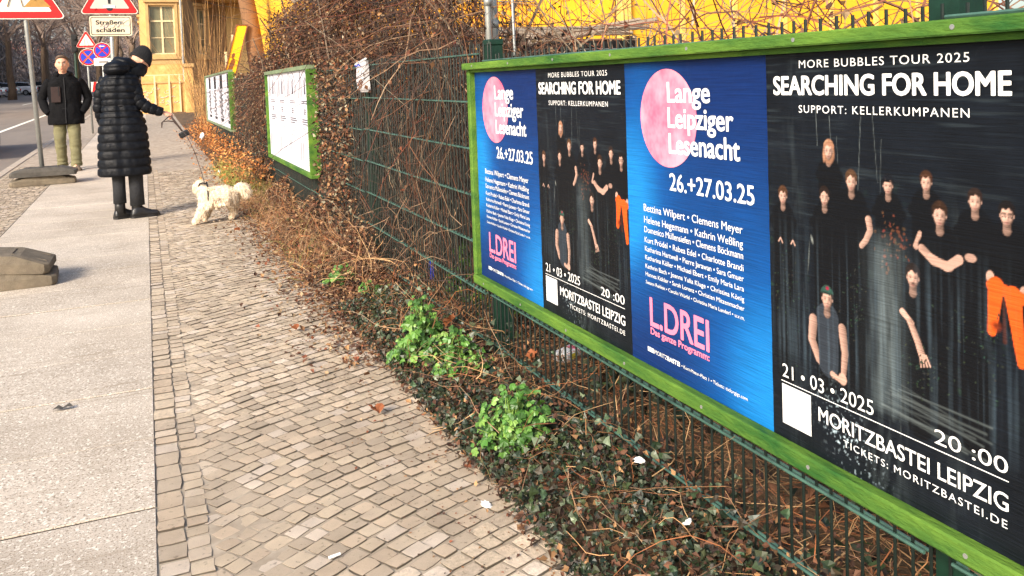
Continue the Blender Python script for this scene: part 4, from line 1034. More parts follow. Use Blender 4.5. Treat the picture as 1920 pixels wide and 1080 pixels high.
pa = rstrands(P0, rng.normal(0, .7, (n, 3)) + (0, 0, .8), U(2.0, 6, n), .35, 4); V, F = strands(pa, U(.04, .13, n)[:, None] * np.linspace(1, .4, 4)[None])
stuffmesh('distant_trees', V, F, np.repeat(pal(n, [lin(170, 150, 138), lin(150, 134, 128), lin(184, 164, 148)], .2), 12, axis=0), M_twig, 'brown mass of bare treetops closing the far end of the street', 'distant trees')  # twig colours lightened to carry the haze of the far street
# leaning trunk behind the hedge, with bare top
t = thing('leaning_tree', 'smooth brown trunk leaning left above the hedge, beside the yellow placard', 'tree', (2.0, 16.2, hz(16)))
M_barks = mat('smooth_bark', lin(128, 92, 60), .8, .3, 3, bump=.5, bscale=25, stretch=(1, 1, .3))
MB().tube([(2.02, 16.2, -.1), (1.93, 16.2, 1.5), (1.80, 16.2, 2.6), (1.55, 16.2, 4.2), (1.4, 16.3, 6)], [.19, .16, .145, .12, .09], 12).build('trunk', M_barks, t, smooth=True)
o = link('crown', CROWNS[2], None, t, (-.9, 0, 2.2)); o.scale = (.55,) * 3
print('plants done')

# ------------------------------------------------------------------ villa at the end of the fence
M_ochre = mat('ochre_render', lin(208, 164, 96), .85, .2, 1.2, bump=.3, bscale=30, col2=lin(226, 188, 124))
M_ochre2 = mat('bay_shade_ochre_render', lin(150, 118, 82), .9, .25, 1.0, bump=.3, bscale=30)  # ochre darkened for the bay's shaded face; the cabinet reuses it
M_trim = mat('pale_window_wood', lin(222, 200, 156), .7, .1, 6)
M_stone = mat('sandstone_trim', lin(196, 158, 104), .85, .15, 3, bump=.3)
M_roof = mat('roof_tiles', lin(110, 62, 46), .85, .3, 6, bump=.5)
M_dark = mat('dark_interior', (.02, .02, .02), .9)
def wall_seg(t, A, B, z0, z1, m, opens=(), thick=.35, winmat=None, name='wall'):
    """facade from A to B (x,y); opens: (s0,s1,z0,z1) along it"""
    A = Vector((*A, 0)); B = Vector((*B, 0)); L = (B - A).length; d = (B - A) / L; nrm = Vector((d.y, -d.x, 0))
    def P(s, z, o=0): return A + d * s + nrm * o + Vector((0, 0, z))
    def blk(mb, s0, s1, za, zb, o0, o1):
        V = [P(s, z, o) for z in (za, zb) for o in (o0, o1) for s in (s0, s1)]
        mb.add(V, [(0, 2, 3, 1), (4, 5, 7, 6), (0, 1, 5, 4), (2, 6, 7, 3), (0, 4, 6, 2), (1, 3, 7, 5)])
    mb = MB(); cur = 0
    for (s0, s1, za, zb) in sorted(opens):
        if s0 > cur: blk(mb, cur, s0, z0, z1, 0, -thick)
        blk(mb, s0, s1, z0, za, 0, -thick); blk(mb, s0, s1, zb, z1, 0, -thick); cur = s1
    if cur < L: blk(mb, cur, L, z0, z1, 0, -thick)
    fixn(mb.build(name, m, t))
    for (s0, s1, za, zb) in opens:
        f = MB(); e = .12
        for q in ((s0 - e, s0, za - e, zb + e), (s1, s1 + e, za - e, zb + e), (s0 - .003, s1 + .003, zb, zb + e), (s0 - .003, s1 + .003, za - e, za)): blk(f, *q, .05, -.02)
        blk(f, s0 - e * 1.6, s1 + e * 1.6, za - e - .10, za - e - .003, .14, -.02); blk(f, s0 - e * 1.6, s1 + e * 1.6, zb + e + .003, zb + e + .12, .14, -.02)
        w_ = fixn(f.build('window', M_stone, t))
        g = MB(); w2 = .055; mid = (s0 + s1) / 2; tz = zb - (zb - za) * .32
        for q in ((s0, s0 + w2, za, zb), (s1 - w2, s1, za, zb), (mid - .04, mid + .04, za, zb), (s0, s1, zb - w2, zb), (s0, s1, za, za + w2), (s0, s1, tz - .035, tz + .035), (s0, s1, za + (tz - za) * .5 - .015, za + (tz - za) * .5 + .015)):
            blk(g, *q, -.12 + .001 * q[0] * .3, -.17)
        fixn(g.build('window_frame', M_trim, w_)) if False else None
        gg = fixn(g.build('frame', M_trim, w_))
        h = MB(); blk(h, s0, s1, za, zb, -.16, -.18); fixn(h.build('pane', M_glass, w_))
v = thing('villa', 'old ochre yellow villa with tall casement windows at the end of the fence', 'house', (2, 45, hz(40)))
Z0 = hz(40)
wall_seg(v, (-.08, 40), (1.66, 40), Z0 - .5, 5.32, M_ochre, [(.36, 1.40, 2.86, 4.98)])
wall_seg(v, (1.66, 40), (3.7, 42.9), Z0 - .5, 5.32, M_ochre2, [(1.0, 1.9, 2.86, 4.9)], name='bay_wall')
wall_seg(v, (3.7, 42.9), (12.5, 42.9), Z0 - .5, 5.32, M_ochre, [(1.5, 2.6, 2.86, 4.9), (5, 6.1, 2.86, 4.9)], name='wing_wall')
wall_seg(v, (-.08, 54), (-.08, 40.35), Z0 - .5, 5.32, M_ochre, [(2, 3.1, 2.86, 4.9), (6, 7.1, 2.86, 4.9)], name='street_wall')
MB().box(-.22, 1.85, 39.86, 40.36, 5.322, 5.52, .02).box(-.3, 1.95, 39.78, 40.36, 5.525, 5.66, .02).build('cornice', M_stone, v)
MB().box(-.16, 1.74, 39.92, 39.998, 2.42, 2.60, .01).build('string_course', M_stone, v)
MB().box(-.05, 12.4, 40.4, 54, 5.33, 9.0).box(-.02, 1.62, 40.05, 40.39, 5.665, 9.0).build('upper_storey', M_ochre, v)
MB().loft([[(-.6, 39.6, 9), (12.9, 39.6, 9), (12.9, 54.6, 9), (-.6, 54.6, 9)], [(2, 43, 11.5), (10, 43, 11.5), (10, 51, 11.5), (2, 51, 11.5)]]).build('roof', M_roof, v)
M_rough = mat('rough_plinth', lin(206, 150, 84), .95, .35, 5, bump=1, bscale=14, col2=lin(236, 190, 120))
MB().box(-.14, 1.72, 39.90, 39.995, Z0 - .5, 2.415).build('plinth', M_rough, v)
MB().tube([(1.58, 39.85, Z0), (1.58, 39.85, 5.3)], .05, 8).build('downpipe', M_steel, v)
# graffiti wall and railing before the villa
gw = thing('garden_wall', 'low ochre garden wall sprayed with white graffiti in front of the villa', 'wall', (.6, 37, hz(37)))
g0 = hz(37)
MB().box(-.16, 1.62, 37, 37.2, g0 - .3, g0 + 1.18, .01).build('wall', M_rough, gw)
MB().box(-.20, 1.66, 36.96, 37.24, g0 + 1.183, g0 + 1.26, .01).build('coping', M_stone, gw)
m = MB(); r = random.Random(9)
for k in range(26):
    cx, cz = r.uniform(-.02, 1.45), r.uniform(g0 + .35, g0 + 1.05); a = r.uniform(0, 3); L = r.uniform(.06, .2)
    pts = [(cx + L * math.cos(a) * s + .04 * math.sin(4 * s), 36.992, cz + .6 * L * math.sin(a + s * 1.5) * s) for s in np.linspace(-1, 1, 6)]
    m.tube(pts, .022, 5, flat=.3)
m.build('graffiti', M_whiteworn, gw)
for x in (.32, .86, 1.25):
    MB().box(x, x + .06, 36.93, 36.99, g0, g0 + 1.5).build('railing_post', M_trim, gw)
MB().box(-.16, 1.7, 36.935, 36.985, g0 + 1.505, g0 + 1.54).build('hand_rail', M_trim, gw)
ut = thing('utility_cabinet', 'small ochre utility cabinet at the right end of the garden wall', 'cabinet', (1.9, 36.5, hz(36)))
MB().box(1.7, 2.2, 36.4, 36.8, hz(36), hz(36) + 1.0, .02).build('cabinet_body', M_ochre2, ut); MB().box(1.66, 2.24, 36.36, 36.84, hz(36) + 1.003, hz(36) + 1.08, .01).build('cabinet_lid', M_stone, ut)
pl_ = thing('gate_pillar', 'ochre gate pillar with a pale cap in front of the shaded bay', 'pillar', (1.75, 36, hz(36)))
MB().box(1.42, 1.74, 35.6, 35.9, hz(36) - .2, 2.15, .01).build('shaft', M_rough, pl_); MB().box(1.36, 1.80, 35.54, 35.96, 2.153, 2.3, .02).build('cap', M_stone, pl_)

# far blocks behind the street trees
M_far1 = mat('grey_brown_facade', lin(100, 88, 82), .9, .15, .4); M_far2 = mat('pale_facade', lin(118, 106, 94), .9, .15, .4); M_far3 = mat('haze_blue_facade', lin(96, 100, 112), .9, .15, .4)  # last facade: blue grey distance haze put into its colour
M_fwin = mat('dark_far_window', lin(74, 70, 68), .3, .2, 1)
def block(x0, x1, y0, y1, h, m, label, face):
    t = thing('apartment_block', label, 'building', (x0, y0, hz(y0))); z = hz(y0) - 1
    MB().box(x0, x1, y0, y1, z, z + h).build('wall', m, t); MB().loft([[(x0 - .4, y0 - .4, z + h), (x1 + .4, y0 - .4, z + h), (x1 + .4, y1 + .4, z + h), (x0 - .4, y1 + .4, z + h)], [(x0 + 2, y0 + 2, z + h + 3), (x1 - 2, y0 + 2, z + h + 3), (x1 - 2, y1 - 2, z + h + 3), (x0 + 2, y1 - 2, z + h + 3)]]).build('roof', M_roof, t)
    fl_ = 0
    while z + 2.2 + fl_ * 3.3 < z + h - 2:
        zz = z + 2.2 + fl_ * 3.3
        if face == 'x':
            yy = y0 + 1.5
            while yy < y1 - 1.5: MB().box(x1 - .1, x1 + .04, yy, yy + 1.1, zz, zz + 1.8).build('window', M_fwin, t); yy += 2.6
        xx = x0 + 1.2
        while xx < x1 - 1.5: MB().box(xx, xx + 1.1, y0 - .04, y0 + .1, zz, zz + 1.8).build('window', M_fwin, t); xx += 2.6
        fl_ += 1
block(-38, -22, 60, 84, 15, M_far2, 'pale apartment block behind the leftmost street trees', 'x')
block(-40, -22, 88, 118, 17, M_far1, 'grey brown apartment block further down the left side of the street', 'x')
block(-40, -21, 124, 170, 16, M_far2, 'far pale apartment block on the left side of the street', 'x')
block(-30, 6, 200, 220, 8, M_far3, 'hazy blue grey building closing the far end of the street', 'n')
block(3, 14, 66, 110, 9, M_far1, 'grey brown building in the row behind the villa', 'n')

# ------------------------------------------------------------------ yard behind the fence
M_yel = mat('yellow_painted_sheet_metal', lin(244, 172, 26), .6, .12, 1.5, bump=.1, col2=lin(250, 190, 46)); M_yelp = mat('pale_yellow_paint', lin(232, 192, 92), .7, .12, 4)
hall = thing('yellow_hall', 'yellow corrugated metal hall standing behind the fence and the hedge', 'shed', (3.4, 14, 0))
m = MB(); xs = np.arange(2.2, 12.4, .08); prof = []
V = []; F = []
for i, x in enumerate(xs):
    for (dx, dy) in ((0, 0), (.012, -.022), (.050, -.022), (.062, 0)): prof.append((x + dx, 14 + dy))
for (x, y) in prof: V += [(x, y, 0), (x, y, 3.6)]
for i in range(len(prof) - 1): F.append((2 * i, 2 * i + 2, 2 * i + 3, 2 * i + 1))
m.add(V, F); m.build('corrugated_wall', M_yel, hall)
MB().box(2.2, 12.4, 14.01, 20, 0, 3.6).build('hall_body', M_yel, hall); MB().box(2.1, 12.5, 13.9, 20.2, 3.603, 3.75).build('roof', M_steel, hall)
MB().tube([(2.2, 13.93, 2.60), (12.4, 13.93, 2.60)], .012, 6).build('cable', M_steel, hall)
cont = thing('yellow_container', 'smooth bright yellow site container behind the brambles above the board', 'container', (6.2, 9, 0))
x = 5.45; k = 0
while x < 11.4:
    MB().box(x, x + .72, 9.0, 9.06, .12, 2.6, .006).build('panel', M_yel, cont); MB().box(x + .725, x + .80, 8.975, 9.06, .1, 2.6, .006).build('rib', M_yelp, cont); x += .805
MB().box(5.30, 5.443, 8.93, 9.1, 0, 2.7, .01).build('corner_post', M_yelp, cont); MB().box(5.3, 11.6, 9.062, 11.4, .1, 2.6).build('container_body', M_yel, cont); MB().box(5.3, 11.6, 8.95, 11.42, 2.603, 2.72, .01).build('roof_rail', M_yelp, cont)
# weathered timber pile / lean-to
M_grey = mat('weathered_timber', lin(150, 134, 116), .9, .3, 4, bump=.6, bscale=30, stretch=(.3, 3, 3)); M_rust = mat('rusty_brown_boards', lin(120, 78, 54), .9, .35, 3, bump=.5, stretch=(.5, 1, 4))
pile = thing('timber_pile', 'weathered pile of grey planks and brown boards in front of the yellow hall', 'timber pile', (4.2, 8.2, 0))
r = random.Random(4)
for k in range(6): MB().box(2.98 + r.uniform(-.05, .1), 5.05 + r.uniform(-.2, .1), 8.0 + k * .13, 8.12 + k * .13, 1.66 + k * .022, 1.69 + k * .022, .004).build('plank', M_grey, pile)
for k in range(7): MB().box(3.05 + r.uniform(0, .15), 4.95 + r.uniform(-.2, .1), 8.0 + r.uniform(0, .05), 8.08, .55 + k * .155, .55 + k * .155 + .145, .004).build('board', M_rust, pile)
for x in (3.15, 4.0, 4.9): MB().box(x, x + .09, 8.1, 8.19, 0, 1.655).build('stake', M_grey, pile)
for k in range(9): MB().tube([(3.0 + k * .06, 7.85 - .02 * k, 1.55 + .03 * r.random()), (3.9, 7.8, 1.66 + r.uniform(-.05, .06)), (5.0 + r.uniform(-.3, .2), 7.8, 1.74 + r.uniform(-.08, .08))], r.uniform(.012, .03), 7).build('pole', M_grey, pile)
MB().box(3.1, 4.9, 7.99, 8.0, 1.40, 1.60).build('gap_shade_sheet', M_dark, pile)  # dark sheet standing in for the shade below the planks
# poles behind the fence
for (xa, za, xb, zb, y, rad, lab) in ((1.50, 1.55, 1.43, 2.3, 3.75, .0155, 'left of two grey steel poles above the fence post'), (1.555, 1.45, 1.53, 2.3, 3.8, .0145, 'right of two grey steel poles above the fence post'), (1.655, 1.05, 1.64, 2.3, 3.8, .007, 'thin grey pole right of the fence post')):
    t = thing('steel_pole', lab, 'pole', (xa, y, 0)); MB().tube([(xa, y, 0), (xa, y, za), (xb, y, zb)], rad, 10).build('tube', M_steel, t, smooth=True); MB().tube([(xa, y, za + .02), (xa, y, za + .06)], rad * 1.25, 10).build('clamp', M_steel, t, smooth=True)
t = thing('wooden_pole', 'dark wooden stake in front of the corrugated yellow wall', 'pole', (3.0, 8, 0)); MB().box(2.86, 2.93, 8.3, 8.36, 0, 2.7).build('stake', M_rust, t)
wmf = thing('wire_trellis', 'rusty wire trellis standing before the yellow hall', 'trellis', (3.2, 6.5, 0))
for k in range(15):
    x = 2.55 + k * .155; MB().tube([(x, 6.5, .2), (x + .02 * math.sin(k), 6.5, 1.2), (x + .05 * math.sin(k * 2), 6.52, 2.2)], .003, 4).build('wire', M_rust, wmf)
for z in (1.44, 1.62, 1.9): MB().tube([(2.4, 6.49, z), (3.6, 6.5, z + .02), (4.9, 6.49, z)], .003, 4).build('wire', M_steel, wmf)
t = thing('white_board', 'small white board leaning behind the fence left of the post', 'board', (1.95, 5.9, 0))
MB().box(1.93, 2.14, 5.9, 5.93, .9, 1.50, .004).box(2.0, 2.04, 5.93, 5.97, 0, 1.5).build('board', M_whiteworn, t)
# yellow placard
M_plac = mat('yellow_placard_print', lin(250, 196, 20), .6, .06, 3)
t = thing('yellow_placard', 'tall narrow yellow placard with a dark figure, leaning above the farthest small board', 'placard', (1.33, 16, hz(16)))
A = (1.33, 16, 1.50); 
def slant(s, z): return (1.32 + s + (z - 1.5) * .28, z)
MB().prism([slant(0, 1.5), slant(.17, 1.5), slant(.17, 2.36), slant(0, 2.36)], 16, 16.03).build('panel', M_plac, t)
MB().prism([slant(-.02, 1.48), slant(-.002, 1.48), slant(-.002, 2.38), slant(-.02, 2.38)], 15.985, 16.04).prism([slant(.172, 1.48), slant(.19, 1.48), slant(.19, 2.38), slant(.172, 2.38)], 15.985, 16.04).prism([slant(-.002, 2.362), slant(.172, 2.362), slant(.172, 2.38), slant(-.002, 2.38)], 15.985, 16.04).build('wooden_frame', M_rust, t)
M_plf = mat('brown_print', lin(128, 74, 30), .6, .2, 10)
MB().prism([slant(.06 + .028 * math.cos(a), 1.83 + .045 * math.sin(a)) for a in np.linspace(0, 6.28, 13)[:-1]], 15.996, 15.999).prism([slant(.02, 1.56), slant(.10, 1.56), slant(.12, 1.72), slant(.075, 1.79), slant(.04, 1.74)], 15.996, 15.999).build('figure_print', M_plf, t)
MB().box(1.33, 1.37, 16.03, 16.06, .1, 1.9).box(1.46, 1.50, 16.03, 16.06, .1, 2.2).build('stake', M_trim, t)

# ------------------------------------------------------------------ traffic signs
def rtri(cx, cz, side, rad=.04, n=5):
    h = side * .866; pts = [(cx - side / 2, cz - h / 3), (cx + side / 2, cz - h / 3), (cx, cz + h * 2 / 3)]; out = []
    c = Vector((cx, cz))
    for i, p in enumerate(pts):
        p = Vector(p); d = (c - p).normalized(); o_ = p + d * rad * 2; base = math.atan2(-d.y, -d.x)
        for k in range(n): a = base - PI / 3 + (2 * PI / 3) * k / (n - 1); out.append((o_.x + rad * math.cos(a), o_.y + rad * math.sin(a)))
    return out
def plate(t, outline_fn, y, name='sign_plate', tilt=None):
    pass
def tri_sign(t, cx, cz, side, y, picto, label=None, Rt=None):
    parts = []
    pb = MB().prism(rtri(cx, cz, side), y, y + .004).build('sign_plate', M_signwhite, t); parts.append(pb)
    if label: pb['label'] = label
    q = [('red_border', rtri(cx, cz, side * .965, .035), M_red, .0012), ('white_field', rtri(cx, cz, side * .66, .012), M_signwhite, .0024)]
    for nm, ol, m_, d in q: o = MB().prism(ol, y - d, y - d + .0011).build(nm, m_, t); parts.append(o)
    return parts
M_ochink = mat('faded_ochre_print', lin(170, 128, 60), .6, .15, 8); M_field = mat('faded_grey_film', lin(196, 188, 178), .6, .06, 5)
def foot_plates(t, cx, cy, ang, ln=.80, wd=.40):
    return
M_rubber = mat('recycled_rubber', lin(118, 107, 90), .9, .3, 12, bump=.8, bscale=160); M_rubberd = mat('dark_recycled_rubber', lin(82, 78, 72), .9, .3, 12, bump=.8, bscale=160)
def foot_plate(cx, cy, z, ang, label, mt, tilt=0, group=None):
    t = thing('rubber_foot_plate', label, 'sign base', (cx, cy, z), ang); 
    def ring(zz, i, c): # long octagon, sloping ends
        a, b = .40 - i, .20 - i * .12; return [(-a + c, -b, zz), (a - c, -b, zz), (a, -b + c, zz), (a, b - c, zz), (a - c, b, zz), (-a + c, b, zz), (-a, b - c, zz), (-a, -b + c, zz)]
    m = MB().loft([ring(.004, .01, .03), ring(.022, 0, .03), ring(.058, .004, .03), ring(.066, .010, .03), ring(.112, .17, .03), ring(.115, .18, .03)])
    for sx in (-1, 1):   # moulded grip pocket frame on each slope
        for (a, b, c, d) in ((.17, .37, -.11, -.095), (.17, .37, .095, .11), (.17, .185, -.094, .094)):
            V = [(sx * a, c, .100), (sx * b, c, .062), (sx * b, d, .062), (sx * a, d, .100), (sx * a, c, .120), (sx * b, c, .077), (sx * b, d, .077), (sx * a, d, .120)]
            m.add(V, [(0, 1, 2, 3), (7, 6, 5, 4), (0, 4, 5, 1), (1, 5, 6, 2), (2, 6, 7, 3), (3, 7, 4, 0)])
    o = fixn(m.build('plate', mt, t, local=True)); o.rotation_euler.y = tilt
    h = MB().box(-.05, .05, -.05, .05, .116, .122, .004)
    o = h.build('socket_collar', M_rubberd, t, local=True); o.rotation_euler.y = tilt
    return t
# roadworks sign, left
g0 = hz(13.05)
foot_plate(-1.33, 13.08, g0, .10, 'lower of the two rubber foot plates under the roadworks sign pole', M_rubber)
foot_plate(-1.31, 13.05, g0 + .118, .02, 'upper of the two rubber foot plates, holding the roadworks sign pole', M_rubberd)
s1 = thing('roadworks_sign', 'red and white triangular roadworks sign on a leaning pale pole, at the left edge', 'traffic sign', (-1.33, 13.05, g0))
MB().tube([(-1.328, 13.06, g0 + .1), (-1.418, 13.06, 2.25), (-1.445, 13.06, 2.95)], .030, 12).build('pole', M_steel, s1, smooth=True)
tri_sign(s1, -1.43, 2.275 + .27, 1.00, 13.015, None)
Y = 13.011; m = MB()
cx, cz = -1.43, 2.275
m.prism([(cx + .0, cz + .14), (cx + .32, cz + .14), (cx + .20, cz + .28), (cx + .13, cz + .29)], Y, Y + .001)
m.tube([(cx - .10, Y, cz + .40), (cx - .15, Y, cz + .27), (cx - .19, Y, cz + .145)], .018, 6, flat=.2).tube([(cx - .10, Y, cz + .40), (cx - .04, Y, cz + .28), (cx - .01, Y, cz + .145)], .018, 6, flat=.2)
m.tube([(cx - .10, Y, cz + .40), (cx - .06, Y, cz + .48)], .026, 6, flat=.2).tube([(cx - .06, Y, cz + .48), (cx + .02, Y, cz + .40), (cx + .12, Y, cz + .28)], .012, 6, flat=.2).ell((cx - .03, Y, cz + .535), (.028, .001, .028), 10, 6)
m.build('pictogram', M_ochink, s1)
MB().tube([(cx - .12, Y - .001, cz + .33), (cx + .02, Y - .001, cz + .29), (cx + .16, Y - .001, cz + .22)], .006, 5, flat=.3).build('pictogram', M_dark, s1)
# road damage sign
g0 = hz(14.8)
s2 = thing('road_damage_sign', 'red triangle sign above a white plate reading Straßenschäden, behind the woman', 'traffic sign', (-.45, 14.8, g0))
MB().tube([(-.44, 14.85, g0), (-.44, 14.85, 3.35)], .038, 12).build('pole', M_steel, s2, smooth=True)
ps = tri_sign(s2, -.449, 2.465 + .255, .86, 14.8, None); ps[2].data.materials[0] = M_field
Y = 14.794
MB().prism([(-.475, 2.75), (-.425, 2.75), (-.435, 2.63), (-.465, 2.63)], Y, Y + .001).ell((-.45, Y, 2.555), (.045, .001, .035), 12, 8).build('exclamation_mark', M_blackink, s2)
MB().box(-.54, -.37, Y - .003, Y - .001, 2.565, 2.605).build('sticker', M_whiteworn, s2)
MB().tube([(-.70, Y, 2.56), (-.66, Y, 2.53), (-.64, Y, 2.56), (-.62, Y, 2.52)], .008, 5, flat=.3).build('sticker', M_red, s2)
def rrect(x0, x1, z0, z1, r, n=4):
    out = []
    for (cx_, cz_, a0) in ((x1 - r, z0 + r, -PI / 2), (x1 - r, z1 - r, 0), (x0 + r, z1 - r, PI / 2), (x0 + r, z0 + r, PI)):
        for k in range(n): a = a0 + PI / 2 * k / (n - 1); out.append((cx_ + r * math.cos(a), cz_ + r * math.sin(a)))
    return out
M_cream = mat('cream_sign_film', lin(228, 212, 180), .5, .06, 6)
pp = MB().prism(rrect(-.745, -.145, 2.13, 2.44, .03), 14.80, 14.804).build('text_plate', M_cream, s2)
MB().prism(rrect(-.728, -.162, 2.147, 2.423, .022), 14.7985, 14.7995).build('black_border', M_blackink, s2)
MB().prism(rrect(-.718, -.172, 2.157, 2.413, .018), 14.7975, 14.7983).build('plate_field', M_cream, s2)
text('Straßen-', pp, (-.655, 14.7968, 2.31), .40, .062, M_blackink, 'y', .06); text('schäden', pp, (-.655, 14.7968, 2.19), .40, .062, M_blackink, 'y', .06)
M_viol = mat('violet_marker', lin(110, 80, 150), .6, .1, 10)
m = MB(); r = random.Random(2)
m.tube([(-.60 + .03 * k, 14.7955, 2.275 + .03 * math.sin(k * 1.9)) for k in range(10)], .006, 5, flat=.3).tube([(-.52 + .02 * math.cos(a), 14.7955, 2.28 + .03 * math.sin(a)) for a in np.linspace(0, 6.2, 10)], .006, 5, flat=.3)
m.build('scribble', M_viol, s2)
m = MB()
for k in range(14): cx_, cz_ = r.uniform(-.40, -.22), r.uniform(2.27, 2.37); m.tube([(cx_, 14.7953, cz_), (cx_ + r.uniform(-.05, .05), 14.7953, cz_ + r.uniform(-.04, .04)), (cx_ + r.uniform(-.06, .06), 14.7953, cz_ + r.uniform(-.04, .04))], .006, 5, flat=.3)
m.build('scribble', M_whiteworn, s2)
# narrowing lane sign with no stopping discs
YB = 25.0; g0 = hz(YB)
s3 = thing('lane_narrows_sign', 'small red triangle sign with narrowing lane symbol on a distant pole', 'traffic sign', (-1.34, YB, g0))
MB().tube([(-1.33, YB + .03, g0), (-1.37, YB + .03, 3.0)], .026, 10).build('pole', M_steel, s3, smooth=True)
tri_sign(s3, -1.36, 2.45 + .165, .53, YB - .0, None)
Y = YB - .004
MB().tube([(-1.40, Y, 2.50), (-1.40, Y, 2.68)], .010, 5, flat=.2).tube([(-1.31, Y, 2.50), (-1.31, Y, 2.55), (-1.345, Y, 2.61), (-1.345, Y, 2.68)], .010, 5, flat=.2).build('pictogram', M_blackink, s3)
def disc(t, cx, cz, R_, y, x_both=True, arrow=False, pal_=None):
    def circ(r_): return [(cx + r_ * math.cos(a), cz + r_ * math.sin(a)) for a in np.linspace(0, 2 * PI, 29)[:-1]]
    MB().prism(circ(R_), y, y + .004).build('disc_edge', M_signwhite, t); MB().prism(circ(R_ * .95), y - .0012, y - .0002).build('red_ring', M_red, t); MB().prism(circ(R_ * .77), y - .0024, y - .0013).build('blue_field', M_signblue, t)
    m = MB(); q = R_ * .60; wv = R_ * .10
    for s in (-1, 1): m.prism([(cx - q - wv * s * 0, cz - s * q - wv), (cx - q, cz - s * q + wv), (cx + q, cz + s * q + wv), (cx + q, cz + s * q - wv)], y - .0036 - .0006 * s, y - .0026)
    m.build('red_cross', M_red, t)
    if arrow: m = MB().prism([(cx - R_ * .35, cz + R_ * .52), (cx - R_ * .15, cz + R_ * .66), (cx - R_ * .15, cz + R_ * .57), (cx + R_ * .3, cz + R_ * .57), (cx + R_ * .3, cz + R_ * .47), (cx - R_ * .15, cz + R_ * .47), (cx - R_ * .15, cz + R_ * .38)], y - .0056, y - .0046); m.build('arrow', M_signwhite, t)
n1 = thing('no_stopping_sign', 'round no stopping sign crossed with orange tape, below the small triangle sign', 'traffic sign', (-1.34, YB - .06, 2.0)); disc(n1, -1.335, 2.205, .225, YB - .06)
M_tape = mat('orange_tape', lin(236, 110, 50), .6, .1, 10)
m = MB()
for s in (-1, 1): m.prism([(-1.335 - .15, 2.205 - s * .19 - .018), (-1.335 - .15, 2.205 - s * .19 + .018), (-1.335 + .15, 2.205 + s * .19 + .018), (-1.335 + .15, 2.205 + s * .19 - .018)], YB - .0690 - .001 * s, YB - .0668 - .0005 * s)
m.build('tape_cross', M_tape, n1)
n2 = thing('no_stopping_sign', 'round no stopping sign with a small white arrow, right beside the small triangle sign', 'traffic sign', (-.98, YB - .1, 2.0)); disc(n2, -.99, 2.37, .21, YB - .16, arrow=True)
MB().tube([(-.99, YB - .13, g0), (-.99, YB - .13, 2.62)], .024, 10).build('pole', M_steel, n2, smooth=True)
MB().prism(rrect(-1.20, -.80, 1.97, 2.17, .02), YB - .165, YB - .160).build('supplement_plate', M_signwhite, n2)
MB().box(-1.08, -.86, YB - .1668, YB - .1655, 2.05, 2.085).build('faded_lines', M_greyink, n2)
# red-white barrier boards
bb = thing('barrier_board', 'red and white striped barrier board beyond the man', 'barrier', (-1.2, 27, hz(27)))
for (xx, zz, w_, h_) in ((-1.16, 1.30, .50, .28),):
    MB().box(xx - w_ / 2, xx + w_ / 2, 27, 27.03, zz, zz + h_).build('panel', M_signwhite, bb)
    m = MB()
    for k in range(3): a = xx - w_ / 2 + .02 + k * .17; m.prism([(a, zz), (a + .075, zz), (a + .075 + .05, zz + h_), (a + .05, zz + h_)], 26.996, 26.999)
    m.build('red_stripes', M_red, bb)
MB().tube([(-1.2, 27.05, hz(27)), (-1.2, 27.05, 1.6)], .02, 8).build('post', M_steel, bb)
b2_ = thing('warning_beacon', 'narrow red and white beacon seen between the man and the woman', 'beacon', (-.86, 27.5, hz(27)))
MB().box(-.93, -.80, 27.5, 27.53, 1.9, 2.15).box(-.89, -.85, 27.53, 27.56, hz(27), 2.1).build('panel', M_signwhite, b2_); MB().prism([(-.93, 1.95), (-.80, 2.03), (-.80, 2.11), (-.93, 2.03)], 27.494, 27.498).build('red_stripe', M_red, b2_)
# traffic light
tl_ = thing('traffic_light', 'dark traffic light behind the small triangle sign', 'traffic light', (-2.6, 40, hz(40)))
MB().box(-2.75, -2.5, 40, 40.25, 3.0, 3.75, .03).build('housing', M_dark, tl_); MB().tube([(-2.62, 40.12, hz(40)), (-2.62, 40.12, 3.0)], .06, 8).build('pole', M_greend, tl_)
for z in (3.13, 3.37, 3.61): MB().tube([(-2.62, 39.94, z), (-2.62, 40.0, z)], .075, 10).build('lens', M_dark, tl_)
# near foot plates at the left edge
foot_plate(-.995, 6.36, hz(6), .06, 'lower of the two grey rubber foot plates at the left edge, nearest the viewer', M_rubber)
foot_plate(-1.02, 6.38, hz(6) + .118, -.02, 'upper, tilted rubber foot plate at the left edge, nearest the viewer', M_rubber, tilt=.10)

